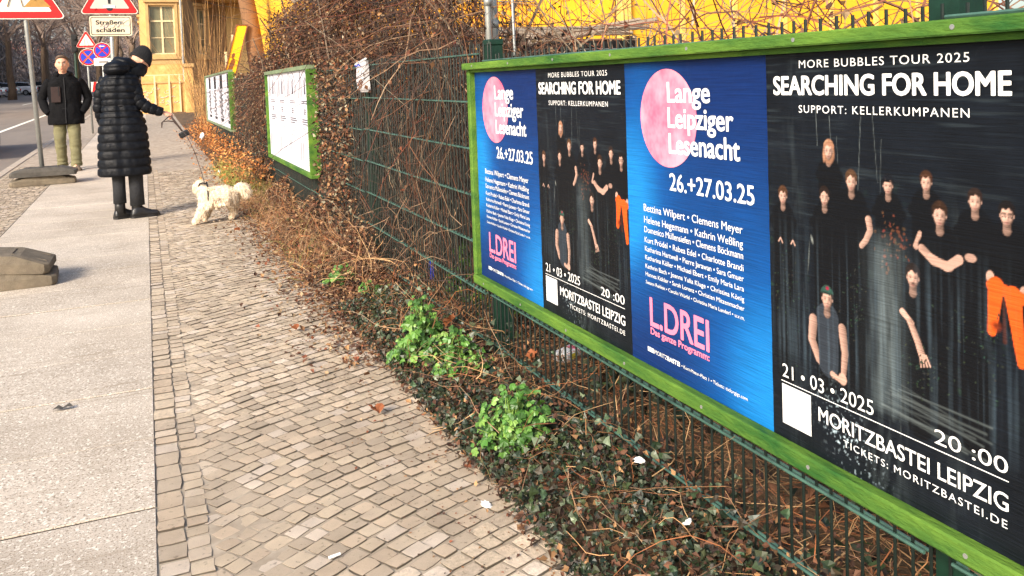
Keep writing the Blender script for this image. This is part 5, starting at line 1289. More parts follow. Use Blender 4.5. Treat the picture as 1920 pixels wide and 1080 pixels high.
# ------------------------------------------------------------------ cars
M_tyre = mat('tyre_rubber', (.02, .02, .02), .85); M_cglass = mat('car_glass', (.02, .025, .03), .08, spec=.8); M_chrome = mat('rim_metal', lin(170, 172, 175), .3, metal=.8)
def car(x, y, rz, colr, label, group=None, hi=True):
    mt = mat('car_paint', colr, .25, .03, 2, spec=.5, coat=.6)
    t = thing('parked_car', label, 'car', (x, y, hz(y) - .11), rz, group)
    sec = [(-2.1, .55, .62, .74), (-2.05, .35, .95, .80), (-1.6, .30, 1.02, .86), (-.9, .28, 1.02, .88), (0, .28, 1.0, .89), (.9, .28, .98, .88), (1.5, .30, .90, .86), (1.95, .34, .78, .80), (2.1, .5, .62, .70)]
    rings = []
    for (yy, zb, zt, hw) in sec: rings.append([(-hw * .9, yy, zb), (hw * .9, yy, zb), (hw, yy, zb + .12), (hw, yy, zt - .15), (hw * .93, yy, zt), (-hw * .93, yy, zt), (-hw, yy, zt - .15), (-hw, yy, zb + .12)])
    fixn(MB().loft(rings).build('body', mt, t, local=True, smooth=False))
    cab = [(-1.85, .99, .78, .72), (-1.35, 1.38, .66, .6), (-.7, 1.47, .64, .58), (.1, 1.45, .63, .58), (.55, 1.30, .66, .6), (1.15, .98, .78, .72)]
    fixn(MB().loft([[(-a, yy, .95), (a, yy, .95), (b, yy, z), (-b, yy, z)] for (yy, z, a, b) in cab]).build('window_band', M_cglass, t, local=True))
    fixn(MB().loft([[(-b * 1.02, yy, z - .03), (b * 1.02, yy, z - .03), (b * .93, yy, z + .025), (-b * .93, yy, z + .025)] for (yy, z, a, b) in cab[1:5]]).build('roof', mt, t, local=True))
    for sx in (-1, 1):
        for yy in (-1.3, 1.32):
            o = MB().tube([(sx * .90, yy, .31), (sx * .70, yy, .31)], .31, 18).build('wheel', M_tyre, t, local=True); MB().tube([(sx * .905, yy, .31), (sx * .88, yy, .31)], .19, 12).build('rim', M_chrome, o, local=True)
        MB().box(min(sx * .55, sx * .76), max(sx * .55, sx * .76), -2.13, -2.06, .66, .84, .01).build('tail_light', M_red, t, local=True)
        MB().box(min(sx * .50, sx * .72), max(sx * .50, sx * .72), 2.0, 2.11, .6, .74, .01).build('headlight', M_glass, t, local=True)
    MB().box(-.26, .26, -2.12, -2.08, .42, .53).build('number_plate', M_signwhite, t, local=True)
    return t
car(-4.02, 21.0, 0, lin(224, 190, 176), 'pale rose car passing at the very left edge, only its rear corner in the picture')
car(-9.0, 47, PI, lin(34, 50, 44), 'dark green car at the left edge beyond the pale car')
G = 'cars parked beneath the street trees'
for (x, y, c, lab) in ((-14.5, 84, lin(60, 66, 84), 'dark blue grey car parked under the street trees'), (-14.2, 92, lin(210, 212, 220), 'white car parked under the street trees left of the sign pole'), (-13.8, 99, lin(150, 160, 176), 'silver blue car parked under the street trees'), (-13.2, 108, lin(226, 226, 228), 'second white car parked further under the trees'), (-12.4, 120, lin(70, 60, 60), 'farthest dark car parked under the trees')):
    car(x, y, PI / 2 * .9, c, lab, G)
print('setting done')

# ------------------------------------------------------------------ figures
def evaluated(o):
    dg = bpy.context.evaluated_depsgraph_get(); me = bpy.data.meshes.new_from_object(o.evaluated_get(dg)); return me
def skin_geo(verts, edges, radii, root=0, sub=2):
    """chains of joints grown into a surface; returns V, F"""
    me = bpy.data.meshes.new('s'); me.from_pydata(verts, edges, []); o = bpy.data.objects.new('s', me); COL.objects.link(o)
    o.modifiers.new('k', 'SKIN'); sv = me.skin_vertices[0].data
    for i, r_ in enumerate(radii):
        sv[i].radius = r_ if hasattr(r_, '__len__') else (r_, r_); sv[i].use_root = (i == root)
    s = o.modifiers.new('u', 'SUBSURF'); s.levels = sub; s.render_levels = sub
    bpy.context.view_layer.update(); m2 = evaluated(o)
    V = [v.co[:] for v in m2.vertices]; F = [tuple(p.vertices) for p in m2.polygons]
    bpy.data.objects.remove(o); bpy.data.meshes.remove(me); bpy.data.meshes.remove(m2); return V, F
def remesh(mb, voxel, smooth_it=2):
    me = mb.mesh('r'); o = bpy.data.objects.new('r', me); COL.objects.link(o)
    m = o.modifiers.new('r', 'REMESH'); m.mode = 'VOXEL'; m.voxel_size = voxel; m.use_smooth_shade = True
    if smooth_it: q = o.modifiers.new('q', 'SMOOTH'); q.iterations = smooth_it; q.factor = .5
    bpy.context.view_layer.update(); m2 = evaluated(o); bpy.data.objects.remove(o); bpy.data.meshes.remove(me); m2.shade_smooth(); return m2
def frame(fwd, up=(0, 0, 1)):
    f = Vector(fwd).normalized(); r = f.cross(Vector(up)).normalized(); u = r.cross(f); return Matrix((r, -f * -1, u)).transposed()   # columns: right, forward, up
def head_geo(mb, c, fwd, s=1.0):
    R = frame(fwd); c = Vector(c)
    def fn(p, d):
        x, y, z = p.x, p.y, p.z; zn = z / (.118 * s)
        if zn < 0: k = 1 - .32 * (-zn) ** 1.6 * (1 if y > -.02 else .5); x *= k
        if y > 0: y *= (1 - .10 * max(0, -zn - .4))
        g = lambda a, b, ra, rb: math.exp(-((x - a * s) / (ra * s)) ** 2 - ((z - b * s) / (rb * s)) ** 2) if y > 0 else 0
        y += s * (.024 * g(0, -.018, .012, .022) + .010 * g(0, .005, .009, .03) + .006 * g(0, .035, .045, .010) + .008 * g(0, -.057, .022, .008) + .010 * g(0, -.10, .022, .016) - .011 * g(.031, .012, .014, .012) - .011 * g(-.031, .012, .014, .012) - .004 * g(0, -.047, .014, .004) + .005 * g(.045, -.02, .015, .015) + .005 * g(-.045, -.02, .015, .015))
        return Vector((x, y, z))
    mb.ell(c, (.076 * s, .096 * s, .118 * s), 44, 36, fn, R)
    for sx in (-1, 1): mb.ell(c + R @ Vector((sx * .077 * s, -.008 * s, -.006 * s)), (.010 * s, .018 * s, .031 * s), 8, 7, None, R)
    return R
def face_parts(t, c, R, s, body, brows):
    c = Vector(c)
    for sx in (-1, 1):
        MB().ell(c + R @ Vector((sx * .031 * s, .080 * s, .012 * s)), (.0125 * s, .008 * s, .0075 * s), 10, 8, None, R).build('eye', M_eyew, t, smooth=True)
        MB().ell(c + R @ Vector((sx * .031 * s, .0865 * s, .012 * s)), (.0058 * s, .003 * s, .0058 * s), 8, 6, None, R).build('iris', M_hairdk, t, smooth=True)
        MB().tube([c + R @ Vector((sx * (.016 + .015 * k) * s, (.0955 - .006 * k) * s, (.031 + .003 * math.sin(k * 1.5)) * s)) for k in range(3)], [.005 * s, .006 * s, .004 * s], 5).build('eyebrow', brows, t, smooth=True)
    MB().tube([c + R @ Vector((a * s, (.094 - abs(a) * .25) * s, -.056 * s)) for a in (-.022, -.01, 0, .01, .022)], [.002 * s, .0042 * s, .0038 * s, .0042 * s, .002 * s], 6, flat=.8).build('lips', M_lip, t, smooth=True)
M_eyew = mat('eye_white', lin(228, 222, 214), .3, .03, 5); M_hairdk = mat('dark_brown_hair', lin(96, 76, 60), .6, .3, 60, bump=.5); M_lip = mat('lips', lin(172, 92, 84), .5, .05, 9); M_hairw = mat('white_hair', lin(226, 216, 204), .6, .15, 60, bump=.5, stretch=(1, 1, .3))
M_olive = mat('olive_trouser_cloth', lin(112, 108, 78), .9, .18, 9, bump=.5, bscale=30); M_shoe = mat('taupe_shoe', lin(110, 94, 78), .8, .15, 20); M_sole = mat('shoe_sole', lin(84, 70, 58), .8, .1)
M_boot = mat('black_leather', (.012, .012, .013), .38, .2, 20, bump=.2); M_btrs = mat('black_trouser_cloth', (.013, .014, .017), .85, .3, 30, bump=.4, bscale=60)
M_jack = mat('black_parka_cloth', (.005, .005, .006), .85, .25, 12, spec=.15, bump=.8, bscale=22); M_knit = mat('black_knit', (.010, .010, .011), .95, .3, 80, bump=1.0, bscale=150)
M_brownp = mat('brown_reflection_cloth', lin(46, 30, 27), .8, .2, 9)

def hand_geo(mb, wrist, d, up, s=1.0, curl=1.1, side=1):
    """palm and five separate bent fingers; d: direction, up: back of the hand"""
    d = Vector(d).normalized(); up = (Vector(up) - d * Vector(up).dot(d)).normalized(); r = d.cross(up) * side; w0 = Vector(wrist)
    pal_ = [w0 + d * .0 * s, w0 + d * .04 * s, w0 + d * .078 * s]
    rings = []
    for p, hw, th in zip([w0 - d * .01, w0 + d * .02 * s, w0 + d * .05 * s, w0 + d * .082 * s], (.023, .031, .039, .038), (.017, .017, .015, .011)):
        rings.append([p + r * (hw * s * math.cos(a)) + up * (th * s * math.sin(a)) for a in np.linspace(0, 2 * PI, 13)[:-1]])
    mb.loft(rings)
    for k, (off, L) in enumerate(((.029, .068), (.010, .078), (-.010, .073), (-.028, .058))):
        p = w0 + d * .074 * s + r * off * s; dd = d.copy(); pts = [p]; a = 0
        for seg, f in enumerate((.45, .30, .25)):
            a += curl * (.75 if seg == 0 else .9) * (1 + .08 * k); dd = d * math.cos(a) - up * math.sin(a); pts.append(pts[-1] + dd * L * f * s)
        mb.tube(pts, [.0092 * s, .0088 * s, .0080 * s, .0066 * s], 8)
    p = w0 + d * .022 * s + r * .026 * s; mb.tube([p, p + (d * .6 + r * .6 - up * .3).normalized() * .035 * s, p + (d * .85 + r * .25 - up * .75).normalized() * .062 * s], [.0115 * s, .0105 * s, .008 * s], 8)

def quilt_tube(path, rad, seg, bulge=.012, n=26, flat=.92, seed=0):
    """sleeve with stuffed ribs along a path"""
    P = [Vector(p) for p in path]; L = [0]
    for a, b in zip(P, P[1:]): L.append(L[-1] + (b - a).length)
    tot = L[-1]; N = int(tot / seg) * 8 + 1; m = MB(); pts = []; rs = []
    r = random.Random(seed); ph = [r.uniform(0, 6) for _ in range(6)]
    def at(s):
        for i in range(len(P) - 1):
            if s <= L[i + 1] or i == len(P) - 2: f = (s - L[i]) / (L[i + 1] - L[i]); return P[i].lerp(P[i + 1], f), rad[i] + (rad[i + 1] - rad[i]) * f
    raw = [at(tot * i / (N - 1)) for i in range(N)]
    sm = [p for p, _ in raw]
    for _ in range(6): sm = [sm[0]] + [(sm[i - 1] + sm[i] * 2 + sm[i + 1]) / 4 for i in range(1, N - 1)] + [sm[-1]]
    for i in range(N):
        f = (tot * i / (N - 1) / (tot / int(tot / seg))) % 1.0; b = (1 - abs(2 * f - 1) ** 4); rs.append(raw[i][1] + bulge * (b - .7))
    rings = []; up = None
    for i, p in enumerate(sm):
        t = (sm[min(i + 1, N - 1)] - sm[max(i - 1, 0)]).normalized()
        if up is None: up = Vector((0, 1, 0)) if abs(t.y) < .9 else Vector((1, 0, 0))
        a = t.cross(up).normalized(); b = a.cross(t).normalized(); up = b
        rings.append([p + a * math.cos(q) * rs[i] * (1 + .05 * math.sin(3 * q + ph[0] + i * .5)) + b * math.sin(q) * rs[i] * flat for q in np.linspace(0, 2 * PI, n + 1)[:-1]])
    return m.loft(rings)
def body_loft(levels, cx_y, seg_edges, bulge, n=56, seam=None, seed=0, head=0.0, wr=.004):
    """levels: (z, cx, cy, hw, hd) sorted; seg_edges: quilt lines"""
    r = random.Random(seed); Z = [l[0] for l in levels]; m = MB(); rings = []
    E = seg_edges; zs = []
    for a, b in zip(E, E[1:]): zs += list(np.linspace(a, b, 8)[:-1])
    zs.append(E[-1]); ch, sh = math.cos(head), math.sin(head); ph = [r.uniform(0, 6.3) for _ in range(12)]
    for z in zs:
        v = [np.interp(z, Z, [l[k] for l in levels]) for k in range(1, 5)]; ring = []
        i = max(k for k in range(len(E)) if E[k] <= z + 1e-9); i = min(i, len(E) - 2); f = (z - E[i]) / (E[i + 1] - E[i]); b = 1 - abs(2 * f - 1) ** 4
        for q in np.linspace(0, 2 * PI, n + 1)[:-1]:
            bb = bulge * (b - .6) * (1 + .18 * math.sin(2 * q + ph[i % 12])) + wr * .6 * math.sin(5 * q + ph[i % 12] * 3) * b + wr * .5 * math.sin(11 * q + i * 2.1) * b + wr * .6 * math.sin(17 * q - i * 1.3 + z * 40) * b
            if seam is not None: dq = (q - seam + PI) % (2 * PI) - PI; bb -= .012 * math.exp(-(dq / .07) ** 2)
            c_, s_ = math.cos(q), math.sin(q); c_ = math.copysign(abs(c_) ** .85, c_); s_ = math.copysign(abs(s_) ** .85, s_)
            x, y = (v[2] + bb) * c_, (v[3] + bb) * s_
            ring.append((v[0] + x * ch - y * sh, v[1] + x * sh + y * ch, z))
        rings.append(ring)
    return m.loft(rings)
def boot(mb, heel, toe, h, w_, shaft=None, sole=.02):
    heel = Vector(heel); toe = Vector(toe); d = (toe - heel); L = d.length; d /= L; r = Vector((d.y, -d.x, 0)); rings = []
    for f, hh, ww in ((-.02, .35, .6), (.04, .75, .85), (.2, 1.0, .92), (.36, .95, .9), (.52, .66, .95), (.72, .47, 1.08), (.88, .40, .98), (.97, .28, .7), (1.0, .12, .4)):
        p = heel + d * L * f; rings.append([p + r * (ww * w_ * c) + Vector((0, 0, sole + hh * h * max(0, s))) for c, s in [(math.cos(a), math.sin(a)) for a in np.linspace(-.01, PI + .01, 9)]])
    mb.loft(rings)
    if shaft: mb.tube(shaft[0], shaft[1], 12)
def sole_geo(heel, toe, w_, th=.022):
    heel = Vector(heel); toe = Vector(toe); d = (toe - heel); L = d.length; d /= L; r = Vector((d.y, -d.x, 0)); m = MB(); A = []
    for f, ww in ((-.03, .5), (.05, .85), (.3, .9), (.5, .88), (.75, 1.12), (.92, .95), (1.01, .5)): A.append((f, ww))
    ol = [heel + d * L * f + r * w_ * k for f, k in A] + [heel + d * L * f - r * w_ * k for f, k in A[::-1]]
    return m.loft([[p for p in ol], [p + Vector((0, 0, th)) for p in ol]])

# --- the woman in the long quilted coat
gw_ = hz(9.14); WY = 9.14
wo = thing('person', 'person in long black quilted coat and black beanie, from behind, holding a dog leash', 'person', (-.2, WY, gw_))
legL = [(-.29, WY - .02, .92), (-.288, WY - .02, .50), (-.285, WY - .03, .11)]; legR = [(-.16, WY - .0, .92), (-.14, WY - .0, .50), (-.135, WY - .02, .10)]
V = [(-.22, WY, .92), (-.22, WY, 1.10), (-.21, WY, 1.30), (-.16, WY + .02, 1.42), (-.10, WY + .03, 1.50), (-.05, WY + .03, 1.56),
     legL[0], legL[1], legL[2], (-.23, WY + .03, .05), legR[0], legR[1], legR[2], (-.04, WY + .03, .05),
     (-.10, WY - .02, 1.35), (-.085, WY - .02, 1.13), (.15, WY - .04, 1.02), (-.34, WY + .03, 1.33), (-.415, WY + .045, 1.12), (-.395, WY + .09, .96)]
E_ = [(0, 1), (1, 2), (2, 3), (3, 4), (4, 5), (0, 6), (6, 7), (7, 8), (8, 9), (0, 10), (10, 11), (11, 12), (12, 13), (2, 14), (14, 15), (15, 16), (2, 17), (17, 18), (18, 19)]
Rr = [(.10, .08), (.09, .07), (.10, .07), .045, .045, .045, .07, .05, .034, .03, .07, .05, .034, .03, .04, .034, .026, .036, .028, .024]
bV, bF = skin_geo(V, E_, Rr); mb = MB(); mb.add(bV, bF)
hc = Vector((-.025, WY + .03, 1.545)); R = head_geo(mb, hc, (.86, .36, -.36), .93)
hand_geo(mb, (.155, WY - .04, 1.018), (.9, -.05, -.42), (.35, -.55, .75), .95, 1.15, side=-1)
me = remesh(mb, .0065, 1); me.materials.append(M_skin)
V_ = np.zeros(len(me.vertices) * 3); me.vertices.foreach_get('co', V_); V_ = V_.reshape(-1, 3) - np.array(wo.location); me.vertices.foreach_set('co', V_.ravel().astype(np.float32))
link('body', me, None, wo)
face_parts(wo, hc, R, .93, None, M_hairw)
# trousers, boots
MB().tube([(-.285, WY - .01, .90), (-.284, WY - .02, .5), (-.283, WY - .03, .30), (-.283, WY - .03, .155)], [.078, .062, .058, .060], 18).build('trouser_leg', M_btrs, wo, smooth=True)
MB().tube([(-.15, WY + .0, .90), (-.133, WY - .02, .5), (-.130, WY - .03, .30), (-.128, WY - .03, .125)], [.080, .070, .066, .068], 18).build('trouser_leg', M_btrs, wo, smooth=True)
for (h_, t_, s_) in (((-.335, WY - .05, gw_), (-.12, WY + .05, gw_), -.285), ((-.185, WY - .07, gw_), (.065, WY + .0, gw_), -.135)):
    mb = MB(); boot(mb, h_, t_, .105, .046, ([(s_, WY - .03, .05), (s_, WY - .03, .20)], [.052, .046])); fixn(mb.build('boot', M_boot, wo, smooth=True)); fixn(sole_geo(h_, t_, .048, .024).build('boot_sole', M_boot, wo))
# coat
lv = [(.42, -.222, WY, .238, .185), (.55, -.222, WY, .232, .18), (.75, -.222, WY, .225, .17), (.92, -.222, WY, .210, .16), (1.04, -.224, WY, .178, .135), (1.10, -.225, WY, .165, .125), (1.18, -.225, WY, .17, .13), (1.30, -.222, WY, .182, .135), (1.37, -.212, WY, .165, .125), (1.43, -.19, WY, .115, .10), (1.465, -.15, WY + .01, .085, .085)]
ed = [.425, .505, .59, .672, .752, .835, .915, .985, 1.045, 1.105, 1.165, 1.23, 1.295, 1.36, 1.41, 1.465]
coat = fixn(body_loft(lv, None, ed, .0125, n=72, seam=-PI / 2 - .05, seed=3, head=math.radians(0)).build('coat', M_puffer, wo, smooth=True))
MB().tube([(-.39, WY, 1.106), (-.225, WY - .128, 1.106), (-.06, WY, 1.106)], [.010] * 3, 6).build('waist_seam', M_black, wo, smooth=True)
fixn(quilt_tube([(-.135, WY - .02, 1.375), (-.090, WY - .04, 1.26), (-.075, WY - .05, 1.14), (.02, WY - .055, 1.07), (.145, WY - .045, 1.022)], [.062, .066, .061, .056, .042], .062, .008, seed=1).build('sleeve', M_puffer, wo, smooth=True))
fixn(quilt_tube([(-.345, WY + .03, 1.375), (-.405, WY + .04, 1.24), (-.425, WY + .05, 1.08), (-.395, WY + .10, .93)], [.058, .055, .052, .046], .062, .008, seed=2).build('sleeve', M_puffer, wo, smooth=True))
def hoodfn(p, d):
    q = 1 + .10 * abs(math.sin(p.z * 48 + p.x * 6)) + .04 * math.sin(d.x * 7 + d.y * 5); return Vector((p.x * q, p.y * q, p.z * (1 + .05 * math.sin(d.x * 6))))
mb = MB().ell((-.235, WY - .05, 1.470), (.125, .12, .078), 40, 26, hoodfn, Matrix.Rotation(-.12, 3, 'Y')); mb.ell((-.17, WY - .02, 1.515), (.115, .11, .058), 36, 20, hoodfn, Matrix.Rotation(.25, 3, 'Y'))
fixn(mb.build('hood', M_puffer, wo, smooth=True))
cr_ = []
for zf, rx, ry, dx in ((1.40, .105, .10, 0), (1.44, .118, .105, .02), (1.48, .112, .10, .035), (1.515, .098, .090, .04), (1.522, .088, .082, .04), (1.49, .078, .072, .035)):
    cr_.append([(-.115 + dx + rx * math.cos(a), WY + .015 + ry * math.sin(a), zf - .022 * math.cos(a) + .004 * math.sin(5 * a)) for a in np.linspace(0, 2 * PI, 41)[:-1]])
fixn(MB().loft(cr_, caps=False).build('collar', M_puffer, wo, smooth=True))
0 and fixn(MB().tube([(-.12 + .135 * math.cos(a), WY + .02 + .10 * math.sin(a), 1.475 - .035 * math.cos(a)) for a in np.linspace(-2.4, 2.0, 16)], [.042 + .006 * math.sin(k * 1.9) for k in range(16)], 14).build('collar', M_puffer, wo, smooth=True))
# beanie following the head
Rb = R @ Matrix.Rotation(-.28, 3, 'X'); rings = []
for i in range(15):
    f = i / 14; rr_ = math.sqrt(max(0, 1 - (f * .97) ** 2.3)); z_ = -.012 + f * .150 + (.0 if i > 2 else 0); k = 1.10 if i <= 2 else 1.05
    rings.append([hc + Rb @ Vector((.082 * k * rr_ * math.cos(a) * (1 + .010 * math.cos(a * 24)), -.006 + .100 * k * rr_ * math.sin(a) * (1 + .010 * math.cos(a * 24)) - .02 * f * f, z_)) for a in np.linspace(0, 2 * PI, 73)[:-1]])
fixn(MB().loft(rings).build('beanie', M_knit, wo, smooth=True))
mb = MB(); r = random.Random(8)
for k in range(30):
    a = r.uniform(PI * .62, PI * 1.85) if k < 34 else r.uniform(-.6, -.2) ; p = hc + Rb @ Vector((.074 * math.cos(a), -.006 + .092 * math.sin(a), .012)); q = p + Vector((.008, 0, -.035 - r.uniform(0, .015)))
    mb.tube([p, (p + q) / 2 + (p - hc) * .05, q], [.009, .009, .003], 5)
mb.build('hair', M_hairw, wo, smooth=True)

# --- the man walking towards the viewer
MY = 14.95; gm = hz(MY)
mn = thing('person', 'person in black jacket and olive trousers walking this way, hands in pockets', 'person', (-1.15, MY, gm))
X0 = -1.155
V = [(X0, MY, .92), (X0, MY, 1.12), (X0, MY, 1.36), (X0 - .01, MY - .01, 1.50), (X0 - .012, MY - .015, 1.60), (X0 - .012, MY - .02, 1.68),
     (X0 - .09, MY, .90), (X0 - .105, MY - .02, .52), (X0 - .095, MY + .10, .14), (X0 - .10, MY + .0, .09), (X0 + .09, MY, .90), (X0 + .105, MY - .10, .54), (X0 + .10, MY - .10, .14), (X0 + .11, MY - .22, .10),
     (X0 - .19, MY, 1.44), (X0 - .32, MY + .05, 1.19), (X0 - .22, MY - .06, .97), (X0 + .19, MY, 1.44), (X0 + .32, MY + .05, 1.18), (X0 + .22, MY - .06, .96)]
E_ = [(0, 1), (1, 2), (2, 3), (3, 4), (4, 5), (0, 6), (6, 7), (7, 8), (8, 9), (0, 10), (10, 11), (11, 12), (12, 13), (2, 14), (14, 15), (15, 16), (2, 17), (17, 18), (18, 19)]
Rr = [(.14, .11), (.13, .11), (.15, .11), .065, .06, .06, .085, .06, .04, .035, .085, .06, .04, .035, .055, .045, .032, .055, .045, .032]
bV, bF = skin_geo(V, E_, Rr); mb = MB(); mb.add(bV, bF)
hc = Vector((X0 - .012, MY - .03, 1.705)); R = head_geo(mb, hc, (.02, -1, -.03), 1.16)
for sx in (-1, 1): hand_geo(mb, (X0 + sx * .225, MY - .06, .97), (-sx * .5, -.2, -.8), (sx, -.6, 0), 1.0, .5, side=sx)
me = remesh(mb, .0075, 1); me.materials.append(M_skin)
V_ = np.zeros(len(me.vertices) * 3); me.vertices.foreach_get('co', V_); V_ = V_.reshape(-1, 3) - np.array(mn.location); me.vertices.foreach_set('co', V_.ravel().astype(np.float32)); link('body', me, None, mn)
face_parts(mn, hc, R, 1.16, None, M_hairdk)
def hairfn(p, d): q = 1 + .03 * math.sin(d.x * 23 + d.z * 17) + .02 * math.sin(d.y * 31); return Vector((p.x * q, p.y * q, p.z * q))
mb = MB(); C0 = hc + Vector((0, .012, .022)); rings = []
for i in range(12):
    th = PI * .52 * i / 11
    rings.append([C0 + 1.10 * Vector(((.082) * math.sin(th) * math.cos(a) * (1 + .02 * math.sin(9 * a + i)), .100 * math.sin(th) * math.sin(a), .108 * math.cos(th) + (.018 * max(0, -math.sin(a)) * math.sin(th)) + .072 * max(0, -math.sin(a)) ** .6 * math.sin(th) ** 4 * (1 if i > 7 else .5) + .006 * math.sin(13 * a + 2 * i) )) for a in np.linspace(0, 2 * PI, 49)[:-1]])
fixn(MB().loft(rings).build('hair', M_hairdk, mn, smooth=True))
def trouser(pts, rad, seed):
    m = MB(); r = random.Random(seed); P = [Vector(p) for p in pts]; rings = []; N = 40
    for i in range(N):
        f = i / (N - 1) * (len(P) - 1); k = min(int(f), len(P) - 2); q = P[k].lerp(P[k + 1], f - k); rd = rad[k] + (rad[k + 1] - rad[k]) * (f - k)
        fold = .006 * math.sin(i * 1.1 + seed) + (.008 * math.sin(i * 2.2) if 14 < i < 22 or i > 32 else 0)
        rings.append([q + Vector(((rd + fold * math.cos(a * 2 + i * .4)) * math.cos(a), (rd + fold) * math.sin(a), 0)) for a in np.linspace(0, 2 * PI, 21)[:-1]])
    return m.loft(rings)
fixn(trouser([(X0 - .085, MY, .92), (X0 - .10, MY - .02, .54), (X0 - .095, MY + .08, .24), (X0 - .095, MY + .10, .125)], [.105, .082, .074, .080], 1).build('trouser_leg', M_olive, mn, smooth=True))
fixn(trouser([(X0 + .090, MY, .92), (X0 + .112, MY - .08, .56), (X0 + .115, MY - .10, .26), (X0 + .115, MY - .11, .125)], [.105, .085, .076, .082], 2).build('trouser_leg', M_olive, mn, smooth=True))
for (h_, t_) in (((X0 - .09, MY + .17, gm), (X0 - .13, MY - .12, gm)), ((X0 + .105, MY - .05, gm), (X0 + .15, MY - .33, gm))):
    mb = MB(); boot(mb, h_, t_, .09, .050); fixn(mb.build('shoe', M_shoe, mn, smooth=True)); fixn(sole_geo(h_, t_, .053, .026).build('shoe_sole', M_sole, mn))
lv = [(.78, X0, MY, .250, .165), (.86, X0, MY, .258, .17), (1.0, X0, MY, .245, .165), (1.12, X0, MY, .225, .15), (1.3, X0, MY, .235, .15), (1.42, X0, MY, .235, .14), (1.50, X0 - .005, MY, .17, .12), (1.565, X0 - .01, MY - .01, .085, .085)]
fixn(body_loft(lv, None, [.775, .86, 1.12, 1.38, 1.46, 1.56], .004, n=64, seed=5, wr=.005).build('jacket', M_jack, mn, smooth=True))
for sx in (-1, 1):
    fixn(quilt_tube([(X0 + sx * .19, MY, 1.455), (X0 + sx * .275, MY + .03, 1.32), (X0 + sx * .325, MY + .05, 1.16), (X0 + sx * .275, MY - .03, 1.03), (X0 + sx * .225, MY - .075, .955)], [.074, .070, .062, .060, .054], .11, .003, flat=.95, seed=sx + 5).build('sleeve', M_jack, mn, smooth=True))
m = MB().tube([(X0 - .01 + .105 * math.cos(a), MY - .012 + .098 * math.sin(a), 1.555 + .02 * math.sin(a)) for a in np.linspace(-PI / 2 + .55, 1.5 * PI - .55, 22)], [.034] * 22, 10); fixn(m.build('collar', M_jack, mn, smooth=True))
MB().tube([(X0 + .005, MY - .118, 1.50), (X0 + .012, MY - .158, 1.36), (X0 + .015, MY - .162, 1.15), (X0 + .012, MY - .176, .90), (X0 + .012, MY - .178, .80)], .008, 6).build('zip', M_black, mn)
MB().tube([(X0 - .03, MY - .165, 1.02), (X0 + .03, MY - .168, 1.02)], .004, 5).build('drawstring', M_black, mn)
MB().box(X0 - .175, X0 - .045, MY - .171, MY - .158, 1.12, 1.36, .006).build('brown_lit_patch', M_brownp, mn)  # added patch that colours brown light onto the jacket front
MB().box(X0 - .075, X0 - .065, MY - .176, MY - .170, 1.22, 1.37).build('pocket_zip', M_black, mn)

# --- dog
gd = hz(8.3); DY = 8.3
M_fur = mat('cream_fur', lin(232, 214, 188), .95, .10, 12, bump=.8, bscale=90); M_furt = mat('cream_fur_tufts', (1, 1, 1), .95, .08, 12, attr=True)
dog = thing('dog', 'small fluffy cream white dog on a leash sniffing at the edge of the leaf litter', 'dog', (.57, DY, gd))
V = [(.57, DY, .240), (.50, DY + .01, .245), (.455, DY + .03, .262), (.445, DY + .07, .300), (.435, DY + .115, .325), (.64, DY - .01, .245), (.70, DY - .02, .240),
     (.722, DY - .02, .285), (.748, DY - .02, .318), (.785, DY - .02, .312), (.815, DY - .02, .265), (.826, DY - .02, .215),
     (.452, DY - .035, .180), (.405, DY - .045, .105), (.358, DY - .05, .030), (.328, DY - .055, .020),
     (.478, DY + .08, .170), (.462, DY + .09, .095), (.445, DY + .10, .028), (.425, DY + .095, .018),
     (.615, DY - .075, .185), (.585, DY - .085, .120), (.560, DY - .09, .090), (.540, DY - .095, .030), (.505, DY - .10, .018),
     (.700, DY + .04, .175), (.690, DY + .05, .120), (.705, DY + .05, .085), (.680, DY + .05, .030), (.650, DY + .045, .020)]
E_ = [(0, 1), (1, 2), (2, 3), (3, 4), (0, 5), (5, 6), (6, 7), (7, 8), (8, 9), (9, 10), (10, 11), (1, 12), (12, 13), (13, 14), (14, 15), (1, 16), (16, 17), (17, 18), (18, 19), (5, 20), (20, 21), (21, 22), (22, 23), (23, 24), (6, 25), (25, 26), (26, 27), (27, 28), (28, 29)]
Rr = [.100, .097, .088, .068, .070, .100, .078, .030, .046, .056, .050, .032, .054, .042, .034, .028, .050, .040, .032, .027, .064, .048, .039, .034, .029, .058, .044, .037, .033, .028]
bV, bF = skin_geo(V, E_, Rr); mb = MB(); mb.add(bV, bF)
mb.ell((.428, DY + .135, .332), (.062, .066, .060), 18, 12); mb.ell((.412, DY + .195, .312), (.030, .042, .026), 14, 9)
for sx in (-1, 1): mb.ell((.428 + sx * .056, DY + .125, .318), (.018, .030, .044), 12, 9)
me = remesh(mb, .008, 4); me.materials.append(M_fur)
V_ = np.zeros(len(me.vertices) * 3); me.vertices.foreach_get('co', V_); V_ = V_.reshape(-1, 3); N_ = np.array([v.normal[:] for v in me.vertices])
V_ += N_ * (.004 * np.sin(V_[:, :1] * 130 + V_[:, 2:] * 90) * np.sin(V_[:, 1:2] * 110)) ; W_ = V_.copy()
me.vertices.foreach_set('co', (V_ - np.array(dog.location)).ravel().astype(np.float32)); link('body', me, None, dog)
n = 24000; ix = rng.integers(0, len(W_), n); B_ = W_[ix] + rng.normal(0, .002, (n, 3)); Nn = N_[ix]
ln = U(.012, .024, n) * np.where(B_[:, 2] < .06, .4, 1.0) * np.where(B_[:, 0] > .74, 1.5, 1.0)
D = Nn * .40 + np.array([.25, 0, -.65]) + rng.normal(0, .22, (n, 3)); D /= np.linalg.norm(D, axis=1, keepdims=True)
